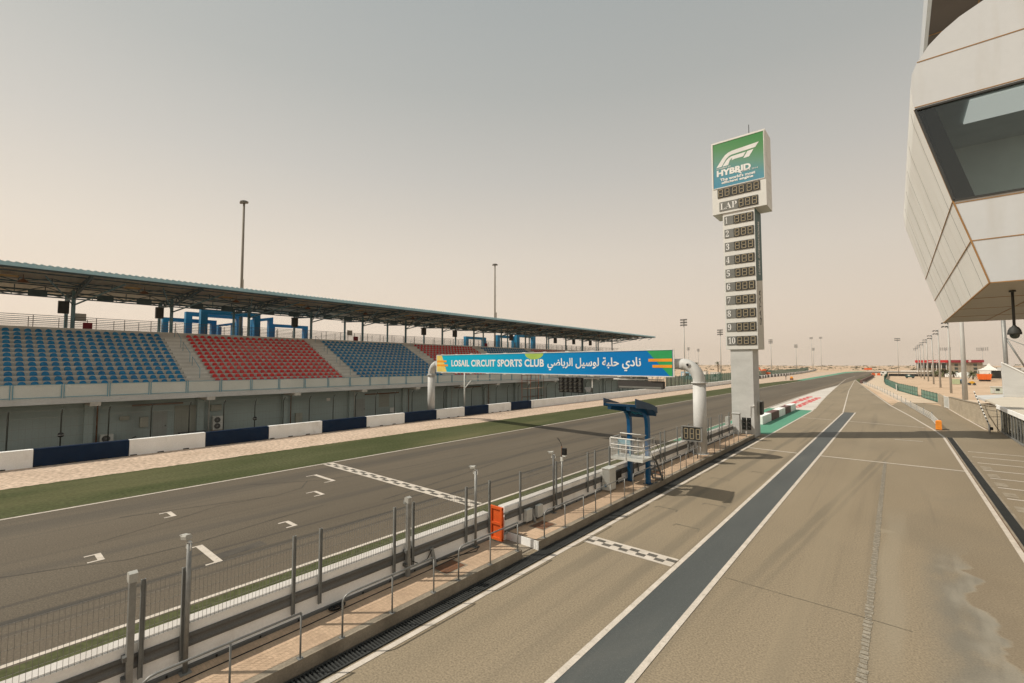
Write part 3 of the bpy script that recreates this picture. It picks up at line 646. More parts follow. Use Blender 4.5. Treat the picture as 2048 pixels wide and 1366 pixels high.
# ================================================================== BLUE STARTER STAND
t=thing('starter_stand','blue steel starter stand with canopy and railed platform on the walkway','starter stand',(-9.7,21.1,.284))
for x in (-9.27,-10.2):
    path=[(21.17,.29),(21.17,3.0),(21.13,3.35),(21.0,3.65),(20.75,3.84),(20.4,3.9),(19.1,4.02)]; wd=[.115,.115,.13,.15,.16,.15,.08]
    g=MB(); out=[]; inn=[]
    for i,(yy,zz) in enumerate(path):
        a=Vector(path[max(i-1,0)]); b=Vector(path[min(i+1,len(path)-1)]); d=(b-a).normalized(); n=Vector((-d.y,d.x)); w=wd[i]
        out.append((yy-n.x*w,zz-n.y*w)); inn.append((yy+n.x*w,zz+n.y*w))
    for i in range(len(path)-1):
        g.prism([out[i],out[i+1],inn[i+1],inn[i]],'x',x-.085,x+.085)
    g.build('leg',mat('stand leg sunlit blue',(.005,.085,.22),(.006,.105,.26),1.2,.35,.2),t)  # brighter than the canopy blue: sunlight put into the leg colour
    g=MB(); g.box(x-.17,x+.17,21.0,21.34,.285,.31); g.build('foot_plate',m_blue,t)
g=MB(); g.prism([(21.05,3.55),(20.7,3.95),(19.0,4.17),(19.0,4.22),(20.75,4.02),(21.15,3.75)],'x',-10.36,-8.77); g.build('roof_sheet',m_blue,t)
g=MB(); g.prism([(19.05,4.222),(20.7,4.036),(20.7,4.05),(19.05,4.236)],'x',-10.34,-8.79); g.build('roof_liner',m_sandy,t)
g=MB(); g.prism([(18.97,4.12),(18.97,4.22),(19.02,4.22),(19.02,4.12)],'x',-10.38,-8.76); g.build('roof_fascia',m_blue,t)
g=MB(); g.prism([(20.95,3.45),(20.95,3.95),(21.0,3.95),(21.0,3.45)],'x',-10.1,-9.36); g.build('cross_beam',m_blue,t)
for x,yf in ((-10.4,18.95),(-8.74,18.75)):
    g=MB(); g.prism([(yf,4.1),(yf,4.46 if x<-9 else 4.5),(20.4,4.16),(21.05,3.98),(21.1,3.7),(20.6,3.88)],'x',x-.02,x+.02); g.build('roof_fin',m_blue,t)
for k in range(3):
    g=MB(); g.tube([(-10.0+i*.065,20.93,3.62+.03*math.sin(i*1.3+k)+k*.05) for i in range(10)],.014,5); g.build('wave_motif',mat('cyan motif',(.02,.3,.45),None,1,.5),t)
X0,X1,Y0,Y1,ZP=-10.62,-8.98,19.95,21.0,1.5
g=MB(); g.box(X0,X1,Y0,Y1,ZP,ZP+.12); g.build('platform',m_pale,t)
g=MB()
for z,r in ((2.5,.03),(2.2,.022),(2.02,.018)):
    g.tube([(X1,Y1+.3,z),(X1,Y0+.12,z),(X1-.05,Y0+.04,z),(X1-.14,Y0,z),(X0+.06,Y0,z),(X0,Y0+.06,z),(X0,Y1,z)],r,8)
g.tube([(X0,Y1,2.6),(X1-.3,Y1,2.6)],.025,8)
for (x,y) in ((X0,Y0),(X1,Y0+.1),(X0,Y1),(X1,Y1+.25),(-9.8,Y0)): g.tube([(x,y,ZP),(x,y,2.5)],.02,8)
g.build('guard_railing',m_white2,t)
g=MB()
x=X0
while x<X1: g.bar((x,Y0+.01,ZP+.12),(x,Y0+.01,2.48),.005); x+=.055
y=Y0
while y<Y1: g.bar((X1-.01,y,ZP+.12),(X1-.01,y,2.48),.005); g.bar((X0+.01,y,ZP+.12),(X0+.01,y,2.48),.005); y+=.055
for z in (1.8,1.95,2.1,2.3): g.bar((X0,Y0+.01,z),(X1,Y0+.01,z),.004)
g.build('mesh_infill',m_white2,t)
g=MB(); g.box(-10.5,-9.85,20.5,20.55,2.15,2.4); g.box(-10.5,-10.45,20.5,20.55,1.62,2.15); g.box(-9.9,-9.85,20.5,20.55,1.62,2.15); g.build('blue_desk',m_colb,t)
g=MB()
for x in (-9.5,-9.0): g.bar((x,21.35,ZP+.05),(x,22.3,.3),.05,.1); g.tube([(x,21.25,2.5),(x,22.5,1.15),(x,22.5,.3)],.018,6)
for i in range(5): g.box(-9.5,-9.0,21.43+i*.19,21.6+i*.19,1.28-i*.235,1.3-i*.235)
g.build('stair',m_galvd,t)
g=MB(); g.tube([(X0,Y0,2.0),(X0-.03,Y0-.02,.9)],.022,6); g.build('downpipe',m_dkgrey,t)

# ================================================================== START GANTRY
GN=Vector((-9.77,30.44,0)); GF=Vector((-39.6,33.1,0)); gd=(GF-GN).normalized(); gp=Vector((gd.y,-gd.x,0))
if gp.y>0: gp=-gp
t=thing('start_gantry','white tube start gantry carrying a long blue sign across the track','gantry',(-9.77,30.44,0))
ZB=6.03; R_=.365
for P,s,zf,nm in ((GN,1,.28,'column'),(GF,-1,0,'column')):
    g=MB(); g.tube([P+Vector((0,0,zf)),P+Vector((0,0,4.78))],.40,24)
    g.tube([P+Vector((0,0,zf)),P+Vector((0,0,zf+.04))],.52,20)
    g.build(nm,m_gantry,t)
    g=MB(); g.tube([P+Vector((0,0,4.78)),P+Vector((0,0,4.86))],.50,24); c=g.build('flange',m_gantry,t)
    arc=[P+Vector((0,0,4.86))]
    Rb=1.15
    for i in range(9):
        a=rad(90*i/8); arc.append(P+gd*s*(Rb*(1-math.cos(a)))+Vector((0,0,4.88+Rb*math.sin(a))))
    g=MB(); g.tube(arc,.375,24); g.build('elbow',m_gantry,t)
g=MB(); g.tube([GN+gd*1.15+Vector((0,0,ZB)),GF-gd*1.15+Vector((0,0,ZB))],R_-.01,24); g.build('crossbeam',m_gantry,t)
g=MB(); c=GN+gd*.55+Vector((0,0,5.98)); g.tube([c+gp*.36,c+gp*.44],.13,12); g.tube([c+gp*.44,c+gp*.48],.08,10,1); g.build('inspection_cap',[m_gantry,m_blk],t)
# sign: near end at u=0, far end at u=Ls
SA=Vector((-11.34,30.04,0)); SB=Vector((-37.88,32.41,0)); Ls=(SB-SA).length; sdv=(SB-SA).normalized(); ZS0,ZS1=5.22,6.97
VP=[Vector((r[0],r[1],r[2])) for r in Rm]
def sign_u(px):
    # distance along the sign from its left (far) end for a given lettering position measured on the photo
    a=px-1024; dx=Rm[0][0]*a+Rm[0][1]*45+Rm[0][2]*910; dy=Rm[1][0]*a+Rm[1][1]*45+Rm[1][2]*910
    # solve k*(dx,dy)=SB+s*(SA-SB)
    ex,ey=(SA-SB).x/Ls,(SA-SB).y/Ls
    det=dx*(-ey)+ex*dy; k=(SB.x*(-ey)+ex*SB.y)/det
    return (Vector((dx*k,dy*k,0))-SB).dot(Vector((ex,ey,0)))
ex=(SA-SB).normalized()
m_sign=ramp_mat('blue sign print',tuple(ex),SB.dot(ex),SA.dot(ex),[(0,(.003,.41,.57)),(.3,(.002,.37,.56)),(.55,(.001,.25,.52)),(.8,(.001,.17,.46)),(1,(.001,.15,.43))],.6)
outn=gp
def SP(u,z,d=0): return SB+ex*u+outn*d+Vector((0,0,z))
g=MB()
a,b,c,d=[SP(u,z,.0) for u,z in ((0,ZS0),(Ls,ZS0),(Ls,ZS1),(0,ZS1))]; a2,b2,c2_,d2=[SP(u,z,-.12) for u,z in ((0,ZS0),(Ls,ZS0),(Ls,ZS1),(0,ZS1))]
g.add([a,b,c,d,a2,b2,c2_,d2],[(0,1,2,3),(7,6,5,4),(0,4,5,1),(1,5,6,2),(2,6,7,3),(3,7,4,0)])
sg=g.build('sign_board',m_sign,t)
g=MB()
for (u0,z0,u1,z1) in ((0,ZS0-.03,Ls,ZS0-.03),(0,ZS1+.03,Ls,ZS1+.03)): g.bar(SP(u0,z0,-.05),SP(u1,z1,-.05),.16,.06)
for u in (-.03,Ls+.03): g.bar(SP(u,ZS0-.06,-.05),SP(u,ZS1+.06,-.05),.06,.16)
i=0.8
while i<Ls: g.bar(SP(i,ZS1+.06,-.05),SP(i+.35,ZS1+.06,-.05),.14,.08); g.bar(SP(i,ZS0-.08,-.05),SP(i+.35,ZS0-.08,-.05),.14,.07); i+=2.4
g.build('sign_frame',m_white2,sg)
H=ZS1-ZS0
def zz(f): return ZS0+H*f
u1=sign_u(886); u2=sign_u(893.5); e=.006
g=MB(); g.poly([SP(0.02,zz(.01),e),SP(u2,zz(.01),e),SP(u1-.2,zz(.99),e),SP(.02,zz(.99),e)]); g.build('sign_graphic',[m_yel,m_ora,m_grn,m_lime][0],sg)
g=MB(); g.poly([SP(0.02,zz(.58),e*2),SP(sign_u(893),zz(.58),e*2),SP(sign_u(893),zz(.69),e*2),SP(.02,zz(.69),e*2)]); g.build('sign_graphic',[m_yel,m_ora,m_grn,m_lime][1],sg)
g=MB(); g.poly([SP(0.02,zz(.34),e*2),SP(sign_u(896),zz(.34),e*2),SP(sign_u(896),zz(.45),e*2),SP(.02,zz(.45),e*2)]); g.build('sign_graphic',[m_yel,m_ora,m_grn,m_lime][1],sg)
g=MB(); g.poly([SP(sign_u(1294),zz(.99),e),SP(Ls-.02,zz(.99),e),SP(Ls-.02,zz(.01),e),SP(sign_u(1339),zz(.01),e)]); g.build('sign_graphic',[m_yel,m_ora,m_grn,m_lime][2],sg)
g=MB(); g.poly([SP(sign_u(1297),zz(.56),e*2),SP(Ls-.02,zz(.56),e*2),SP(Ls-.02,zz(.67),e*2),SP(sign_u(1297),zz(.67),e*2)]); g.build('sign_graphic',[m_yel,m_ora,m_grn,m_lime][1],sg)
g=MB(); g.poly([SP(sign_u(1305),zz(.32),e*2),SP(Ls-.02,zz(.32),e*2),SP(Ls-.02,zz(.43),e*2),SP(sign_u(1305),zz(.43),e*2)]); g.build('sign_graphic',[m_yel,m_ora,m_grn,m_lime][1],sg)
uc=sign_u(1068); rr=(sign_u(1087)-sign_u(1050))/2
g=MB(); g.poly([SP(uc+rr*math.cos(a_),zz(.99)-.52*math.sin(a_),e) for a_ in [math.pi*i/16 for i in range(17)]]); g.build('sign_graphic',[m_yel,m_ora,m_grn,m_lime][3],sg)
Mx=frameM(SP(sign_u(903),zz(.33),.004),ex,(0,0,1)); text('LOSAIL CIRCUIT SPORTS CLUB','lettering',Mx,sign_u(1088)-sign_u(903),H*.38,m_txt,sg,.01,.034,1.06)
ar='\uFEE7\uFE8E\uFEA9\uFEF1 \uFEA3\uFEE0\uFE92\uFE94 \uFEDF\uFEEE\uFEB3\uFEF4\uFEDE \uFE8D\uFEDF\uFEAE\uFEF3\uFE8E\uFEBF\uFEF2'[::-1]
Mx=frameM(SP(sign_u(1095),zz(.17),.004),ex,(0,0,1)); text(ar,'arabic_lettering',Mx,sign_u(1282)-sign_u(1095),H*.58,m_txt,sg,.01,.02)
# things hanging under the gantry
def GX(x,off=-.35): 
    k=(GN.x-x)/(GN.x-GF.x); return GN.y+(GF.y-GN.y)*k+off
t=thing('start_light','black start light panel of four rows of hooded lamps hanging under the gantry','start light',(-20.1,GX(-20.1),5.1))
y=GX(-20.1,-.25)
g=MB(); g.box(-21.15,-18.9,y,y+.12,3.75,4.95); g.build('backboard',m_blk,t)
for r in range(4):
    for c in range(5):
        x=-20.9+c*.44; z=4.8-r*.29
        g=MB(); g.tube([(x,y,z),(x,y-.05,z)],.12,12); g.build('lamp',mat('lamp lens grey',(.22,.22,.2),None,1,.25),t)
for r in range(4):
    for c in range(5):
        x=-20.9+c*.44; z=4.8-r*.29
        g=MB()
        for k in range(6):
            a0,a1=rad(15+k*25),rad(40+k*25); p=[(x+.14*math.cos(a),y-q,z+.14*math.sin(a)) for a,q in ((a0,0),(a1,0),(a1,.3),(a0,.3))]; g.poly(p)
        g.build('lamp_hood',mat('grey hood',(.16,.155,.145),None,1,.7),t)
g=MB(); g.tube([(-22.2,y+.1,4.98),(-17.4,y+.1,4.98)],.05,8)
for x in (-22,-20.6,-19.4,-17.8): g.bar((x,y+.1,4.98),(x,y+.45,5.6),.05)
g.build('mounting_rail',m_white2,t)
t=thing('camera_box','small grey camera box on a bracket hanging under the gantry','camera',(-18.2,GX(-18.2),4.3))
y=GX(-18.2,-.25)
g=MB(); g.prism([(-18.55,4.22),(-17.95,4.22),(-18.05,3.86),(-18.4,3.9)],'y',y-.15,y+.15); g.build('camera_housing',m_galvd,t)
g=MB(); g.bar((-17.95,y,4.2),(-17.95,y,4.98),.06); g.build('bracket',m_white2,t)
t=thing('lamp_housing','long dark grey light housing hanging under the near end of the gantry','lamp',(-13.8,GX(-13.8),4.6))
y=GX(-13.8,-.3)
g=MB(); g.prism([(y-.15,4.3),(y+.25,4.35),(y+.25,4.82),(y-.1,4.86)],'x',-15.5,-12.15); g.build('housing',mat('brown housing',(.045,.04,.037),None,1,.7),t)
g=MB(); g.prism([(y-.153,4.34),(y-.157,4.46),(y-.152,4.46),(y-.148,4.34)],'x',-15.4,-12.25); g.build('lamp_strip',m_plate,t)
g=MB(); g.tube([(-15.9,y,4.94),(-12.1,y,4.94)],.045,8)
for x in (-15.6,-14.2,-12.6): g.bar((x,y+.05,4.86),(x,y+.4,5.7),.05)
g.build('mounting_rail',m_white2,t)

# three-digit display
def digit8(g,ox,oz,w,h,fn,th=.035,m=0):
    """outlined figure 8; fn maps (x,z)->point and the bars are laid on it"""
    for (a,b) in (((0,0),(w,0)),((0,h/2),(w,h/2)),((0,h),(w,h)),((0,0),(0,h)),((w,0),(w,h))):
        g.bar(fn(ox+a[0],oz+a[1]),fn(ox+b[0],oz+b[1]),th,th,m)
t=thing('digit_board','white framed board with three unlit digits on legs beside the gantry column','display board',(-9.7,28.6,.284))
y=28.6; x0,x1,z0,z1=-10.27,-9.1,1.34,2.2
g=MB(); g.box(x0,x1,y,y+.22,z0,z1); g.build('case',m_galv,t)
g=MB(); g.bar((x0,y-.03,z1),(x1,y-.03,z1),.1,.05); g.bar((x0,y-.03,z0),(x1,y-.03,z0),.1,.05); g.bar((x0,y-.03,z0),(x0,y-.03,z1),.05,.1); g.bar((x1,y-.03,z0),(x1,y-.03,z1),.05,.1); g.build('frame',m_galv,t)
g=MB(); g.box(x0+.03,x1-.03,y-.012,y-.002,z0+.03,z1-.03); g.build('display_face',m_digbg,t)
for k in range(3):
    g=MB(); digit8(g,x0+.14+k*.36,z0+.13,.21,.6,lambda a,b:(a,y-.025,b),.04); g.build('digit',m_dig,t)
g=MB()
for x in (-9.95,-9.4): g.tube([(x,y+.1,.285),(x,y+.1,z0)],.035,8); g.bar((x,y+.1,z0),(x+.2,y+.1,.9),.03)
g.build('stand_legs',m_galv,t)

# ================================================================== SCORING TOWER
t=thing('scoring_tower','tall cream scoring tower with a green screen and ten rows of digits','tower',(-9.85,42.6,0))
g=MB(); g.box(-10.72,-9.02,41.62,43.7,0,7.3); 
for z in (1.2,2.6,4.0,5.4,6.6): g.box(-10.724,-9.016,41.616,43.704,z,z+.008)
g.build('shaft',m_concg,t)
g=MB(); g.box(-11.05,-8.57,41.5,43.78,7.28,19.05); bd=g.build('board',m_cream,t)
g=MB(); g.box(-11.85,-7.63,41.4,43.6,19.055,25.44); hd=g.build('head',m_cream,t)
m_scr=ramp_mat('green blue screen print',(.25,0,1),18.6,23.1,[(0,(.09,.27,.38)),(.25,(.11,.29,.36)),(.5,(.15,.30,.23)),(.75,(.11,.27,.12)),(1,(.07,.25,.085))],.5)
g=MB(); g.box(-11.70,-7.76,41.385,41.4-.002,21.36,25.28); sc_=g.build('screen',m_scr,hd)
g=MB(); g.bar((-11.74,41.38,21.32),(-7.72,41.38,21.32),.05,.06); g.bar((-11.74,41.38,25.31),(-7.72,41.38,25.31),.05,.06); g.bar((-11.74,41.38,21.3),(-11.74,41.38,25.33),.06,.05); g.bar((-7.72,41.38,21.3),(-7.72,41.38,25.33),.06,.05); g.build('screen_frame',m_white2,hd)
# racing emblem: slanted outline (relative to the screen, metres)
def scr(px,pz): return (-11.70+px,41.375,21.36+pz)
g=MB()
def emb(pts): g.poly([scr(*p) for p in pts])
emb([(.26,1.80),(.78,2.52),(.98,2.74),(1.25,2.9),(1.32,2.58),(1.1,2.42),(.98,2.25),(.68,1.80)])
emb([(1.25,2.9),(1.55,2.98),(3.62,3.12),(3.34,2.74),(1.5,2.64),(1.32,2.58)])
emb([(.76,1.80),(1.06,2.22),(1.25,2.4),(1.55,2.36),(1.35,2.16),(1.22,1.80)])
emb([(1.25,2.4),(1.5,2.5),(2.62,2.56),(2.42,2.22),(1.72,2.2),(1.5,2.14),(1.55,2.36)])
emb([(2.42,2.06),(2.74,2.58),(3.22,2.62),(2.86,2.08)])
g.build('emblem',m_txt,sc_)
def scrM(px,pz): return frameM(scr(px,pz),(1,0,0),(0,0,1))
text('POWERED BY','lettering',scrM(.28,1.60),1.15,.13,m_txt,sc_,.008,.01)
text('HYBRID','lettering',scrM(.28,.98),2.7,.55,m_txt,sc_,.008,.05)
text('SINCE 2014','lettering',scrM(2.3,.92),1.2,.12,m_txt,sc_,.008,.01)
g=MB(); g.poly([scr(*p) for p in [(1.85,1.1),(2.15,1.05),(2.3,.78),(1.95,.98)]]); g.build('lightning_flash',m_txt,sc_)
text("The world's most",'lettering',scrM(.55,.52),2.75,.26,m_txt,sc_,.008,.04)
text('efficient engine','lettering',scrM(.65,.2),2.5,.29,m_txt,sc_,.008,.04)
def digrow(x0,x1,z0,z1,n,y,parent,gaps=()):
    g=MB(); g.box(x0,x1,y-.05,y-.001,z0,z1); r=g.build('digit_row',m_digbg,parent)
    w=(x1-x0)/(n+.15*len(gaps)); x=x0
    for k in range(n):
        g=MB(); digit8(g,x+w*.2,z0+(z1-z0)*.12,w*.6,(z1-z0)*.76,lambda a,b:(a,y-.06,b),.055); g.build('digit',m_dig,r); x+=w*(1.15 if k in gaps else 1)
    return r
digrow(-11.39,-8.09,20.43,21.21,6,41.4,hd,(1,3))
g=MB(); g.box(-11.27,-9.8,41.37,41.399,19.25,20.05); lp=g.build('lap_plate',m_plate,hd)
text('\U0001D40B\U0001D400\U0001D40F','lettering',frameM((-11.2,41.365,19.38),(1,0,0),(0,0,1)),1.33,.56,m_txt,lp,.01,-.006)
digrow(-9.78,-8.26,19.25,20.05,3,41.4,hd)
for i in range(10):
    z=18.0-1.152*i
    g=MB(); g.box(-10.93,-10.2,41.47,41.499,z,z+.75); pl_=g.build('number_plate',m_plate,bd)
    s_=''.join(chr(0x1D7CE+int(c)) for c in str(i+1)); w=.24 if i<9 else .48
    if i==0: w=.16
    text(s_,'numeral',frameM((-10.84 if i<9 else -10.82,41.466,z+.12),(1,0,0),(0,0,1)),w*1.12,.54,m_txt,pl_,.01,0)
    digrow(-10.18,-8.66,z,z+.75,3,41.5,bd)
# right-hand side lettering panels
g=MB(); g.prism([(41.52,12.9),(41.52,19.05),(43.76,19.05),(43.76,13.25)],'x',-8.568,-8.55); g.build('teal_panel',m_teal,bd)
g=MB(); g.prism([(41.52,7.3),(41.52,12.88),(43.76,13.23),(43.76,7.3)],'x',-8.568,-8.556); g.build('pale_panel',m_towside,bd)
text('LOSAIL INTERNATIONAL','lettering',frameM((-8.545,42.9,13.6),(0,0,1),(0,-1,0)),4.6,.55,m_txt,bd,.01,.02)
text('QATAR','lettering',frameM((-8.55,42.95,9.3),(0,0,1),(0,-1,0)),3.0,.65,m_dkgrey,bd,.01)
g=MB()
for i in range(5): g.box(-7.629,-7.62,41.9,43.3,19.8+i*.7,19.83+i*.7)
g.build('side_joint',m_concg,hd)
g=MB(); g.tube([(-9.0,42.3,25.44),(-9.0,42.3,26.6)],.03,6); g.tube([(-9.0,42.3,25.44),(-9.0,42.3,25.7)],.08,8); g.build('mast',m_dkgrey,t)
# small things at the tower
t=thing('pit_exit_light','black twin traffic light on a white post at the tower','traffic light',(-9.15,39.6,.284))
g=MB(); g.tube([(-9.2,39.7,.285),(-9.2,39.7,1.0)],.04,8); g.build('post',m_white2,t)
for x in (-9.34,-8.98):
    g=MB(); g.box(x-.14,x+.14,39.6,39.75,.85,1.8); h=g.build('signal_head',m_blk,t)
    for z in (1.03,1.33,1.63):
        g=MB(); g.tube([(x,39.6,z),(x,39.58,z)],.095,12); g.build('lens',m_dkglass,h)
        g=MB()
        for k in range(6):
            a0,a1=rad(10+k*26),rad(36+k*26); g.poly([(x+.11*math.cos(a),39.6-q,z+.11*math.sin(a)) for a,q in ((a0,0),(a1,0),(a1,.14),(a0,.14))])
        g.build('hood',mat('grey hood',(.16,.155,.145),None,1,.7),h)
t=thing('tower_camera','small white dome camera on a thin pole at the tower foot','camera',(-9.25,41.3,1.8))
g=MB(); g.tube([(-9.3,41.55,1.75),(-9.3,41.55,2.6),(-9.05,41.5,2.66)],.02,6); g.build('pole',m_white2,t)
g=MB(); g.lathe([(0,.08),(.07,.06),(.085,0),(.06,-.06),(0,-.08)],(-9.0,41.5,2.62),10); g.build('dome',m_white2,t)
g=MB(); g.box(-10.5,-9.95,40.75,41.2,.285,1.95); g.box(-10.54,-9.91,40.7,41.25,1.95,2.0); tag(g.build('tower_cabinet',m_concg,bevel=.01),'grey cabinet standing at the foot of the scoring tower','cabinet')
g=MB(); g.box(-10.65,-10.4,39.3,39.9,1.14,1.8); tag(g.build('lamp_box',m_pale,bevel=.01),'pale box mounted on the end of the pit wall by the tower','box')
t=thing('side_light','dark panel light fixed to the right side of the tower','light',(-8.9,43.2,2))
g=MB(); g.box(-9.0,-8.75,42.9,43.6,1.75,2.9); g.build('housing',m_pale,t)
g=MB(); g.box(-8.86,-8.7,42.86,43.66,1.8,2.85); g.build('light_face',m_dkgrey,t)
# red and white blocks past the tower
ys=[51.0,55.2,59.4,63.2,67.0,70.8]
for k in range(5):
    a,b=ys[k]+.03,ys[k+1]-.03
    g=MB(); g.prism([(-11.0,.006),(-10.3,.006),(-10.3,.84),(-11.0,.84)],'y',a,b)
    lab=['white concrete block nearest the tower in the row past it','maroon concrete block nearest the tower in the row past it','white concrete block in the middle between two maroon blocks','farther maroon concrete block from the tower','white concrete block at the far end of the row past the tower'][k]
    tag(g.build('barrier_block',m_concw if k%2==0 else m_dkr,bevel=.03),lab,'concrete block','painted concrete blocks past the tower')
# painted sponsor lettering on the runoff
for (x,y,L) in ((-13.25,76,26),(-11.75,74,26)):
    text('ooredoo','runoff_lettering',frameM((x+1.35,y,.008),(0,1,0),(-1,0,0)),L,1.3,m_redp,None,.003,.06)
for o in COL.objects:
    if o.name.startswith('runoff_lettering'): o['kind']='structure'

# ================================================================== GRANDSTAND
ST0,ST1=-14,104.5
t=thing('grandstand','long covered grandstand with blue and red seat blocks beyond the track','grandstand',(-50,0,0))
RX=lambda i:-43.75-.708*i
TZ=lambda i:4.55+.335*i
g=MB(); prof=[(-43.2,3.75),(-43.2,4.55)]
for i in range(13):
    prof.append((RX(i)-.58,TZ(i))); prof.append((RX(i)-.58,TZ(i)+.335 if i<12 else 9.06))
prof+= [(-58.2,9.06),(-58.2,3.75)]
# split into quads per step to keep faces convex
g.box(-64.6,-53.0,ST0,ST1+9,3.75,9.06)
for i in range(13):
    x1=RX(i)+.128; x0=RX(i)-.58
    g.box(x0,x1 if i else -43.1,ST0,ST1,3.75,TZ(i))
g.build('terrace',m_terr,t)
# stairways between the blocks: extra half steps
blocks=[(-0.27+13.72*k,11.2+13.72*k,('b','r')[k%2]) for k in range(-1,8)]
g=MB()
for k in range(-1,7):
    a=11.5+13.72*k; b=13.2+13.72*k
    g=MB()
    for i in range(12):
        x=RX(i)-.58; g.box(x,x+.33,a,b,TZ(i),TZ(i)+.165)
    g.build('stairway_steps',mat('stair concrete',(.6,.57,.51),(.53,.5,.45),.6,.9,0,20,.08),t)
g=MB()
for k in range(-1,7):
    yc=12.35+13.72*k
    g=MB()
    for (i0,i1) in ((1,4),(5,8),(9,12)):
        pa=(RX(i0),yc,TZ(i0)+.8); pb=(RX(i1),yc,TZ(i1)+.8); g.tube([(RX(i0),yc,TZ(i0)),pa,pb,(RX(i1),yc,TZ(i1))],.02,5)
    g.build('stair_rail',m_railb,t)
# seats
def seat_mb(g,x,y,z,m):
    w=.188
    g.add([(x+.2,y-w,z+.075),(x+.2,y+w,z+.075),(x-.16,y+w,z+.055),(x-.16,y-w,z+.055),(x+.2,y-w,z+.01),(x+.2,y+w,z+.01),(x-.16,y+w,z+.01),(x-.16,y-w,z+.01)],
        [(0,1,2,3),(7,6,5,4),(4,5,1,0),(5,6,2,1),(7,4,0,3)],m,False)
    ks=[(-1.03,.0),(-1,.10),(-.88,.17),(-.62,.22),(-.3,.248),(0,.255),(.3,.248),(.62,.22),(.88,.17),(1,.10),(1.03,.0)]
    f=[(x-.155-.11*h-.07*(1-a*a),y+a*w,z+.05+h) for a,h in ks]; b=[(p[0]-.03,p[1],p[2]) for p in f]; n=len(f)
    o=len(g.v); g.v+=f+b
    g.f.append(tuple(o+i for i in range(n))); g.m.append(m); g.sm.append(False)
    g.f.append(tuple(o+n+i for i in reversed(range(n)))); g.m.append(m); g.sm.append(False)
    for i in range(n-1): g.f.append((o+i,o+n+i,o+n+i+1,o+i+1)); g.m.append(m); g.sm.append(False)
allseats=[]
for (a,b,c) in blocks:
    if a>ST1-12: continue
    for r in range(13):
        for k in range(20):
            y=a+.12+k*(b-a-.24)/19
            if y<-10 : continue
            allseats.append((RX(r)-.22,y+ .0,TZ(r),c,r))
def camdist(s): return math.hypot(s[0],s[1])
vis=[s for s in allseats if s[1]>1.0-(.0)+0.035*(-44-s[0])*-1 and s[4]>0 and s[1]>1.2]
vis.sort(key=lambda s:camdist(s)); front=set(map(id,vis[:100]))
sm=MB(); seat_mb(sm,0,0,0,0)
proto={}
for c,mm in (('b',m_seatb),('r',m_seatr)):
    proto[c]=None
rest=MB()
for s in allseats:
    if id(s) in front:
        c=s[3]
        if proto[c] is None:
            o=sm.build('seat',m_seatb if c=='b' else m_seatr); proto[c]=o
        else:
            o=proto[c].copy(); COL.objects.link(o)
        o.parent=t; o.location=Vector((s[0],s[1]+random.uniform(-.01,.01),s[2]))-Vector(t.location)
    else: seat_mb(rest,s[0],s[1]+random.uniform(-.01,.01),s[2],0 if s[3]=='b' else 1)
rest.build('seat_rows',[m_seatb,m_seatr],t,kind='stuff')
# parapet, slab, under wall
g=MB(); g.box(-43.1,-42.98,ST0,ST1,3.72,4.66); g.build('parapet',m_para,t)
g=MB(); g.box(-45.3,-42.85,ST0,ST1,3.4,3.72); g.box(-43.0,-42.8,ST0,ST1,3.36,3.42); g.build('balcony_slab',m_concg,t)
y=-8.3
while y<ST1: g=MB(); g.box(-44.9,-42.6,y-.28,y+.28,3.12,3.4); g.build('slab_beam',m_terr,t); y+=7.0
g=MB()
y=-10
k=0
while y<ST1-1:
    a=y+.06; b=y+2.28
    for z in (3.82,4.68): g.bar((-42.95,a,z),(-42.95,b,z),.03)
    for yy in (a,b): g.bar((-42.95,yy,3.75),(-42.95,yy,4.7),.035)
    y+=2.345
g.build('parapet_rail',m_railb,t)
g=MB(); g.box(-64.4,-45.5,ST0,ST1,0,3.7); g.build('under_wall',m_wall_g,t)
y=-8.3
while y<ST1: g=MB(); g.box(-45.5,-45.15,y-.25,y+.25,0,3.4); g.build('pilaster',m_wall_g,t); y+=7.0
g=MB()
for (a,b,z) in ((9.52,10.44,2.25),(27.4,28.5,2.2),(48,49,2.2),(62,63,2.2)): 
    d=MB(); d.box(-45.5,-45.44,a,b,0,z); dd=d.build('door',mat('door paint',(.34,.36,.335),None,1,.7),t)
    d=MB(); d.box(-45.44,-45.41,b-.12,b-.07,1.0,1.12); d.build('handle',m_dkgrey,dd)
for (a,b) in ((10.95,12.6),(30.3,31.7)):
    d=MB(); d.box(-45.5,-45.46,a,b,.0 if a<20 else 1.1,2.6); d.build('shutter',mat('shutter paint',(.33,.34,.29),(.29,.3,.26),.6,.8),t)
for yy in (6.15,13.3,20.2,27.0,34.2,41.2,48.3):
    g=MB(); g.tube([(-45.1,yy,.0),(-45.1,yy,3.0),(-44.6,yy,3.35)],.05,6); g.build('drainpipe',m_pale if int(yy)%2 else m_rust,t)
for (a,b,z) in ((8.2,11.5,2.75),(28.5,33,2.6),(42,47,2.8)):
    g=MB(); g.box(-45.5,-45.38,a,b,z,z+.12); g.build('cable_tray',m_rust,t)
for (a,z) in ((12.9,2.85),(24.2,2.2),(38.2,2.3)):
    g=MB(); g.box(-45.5,-45.42,a-.2,a+.2,z,z+.3); g.build('wall_sign',m_tent,t)
# roof
ROOFK=1.1
def RZ(x): return 12.6+(x+43.5)*.02
g=MB()
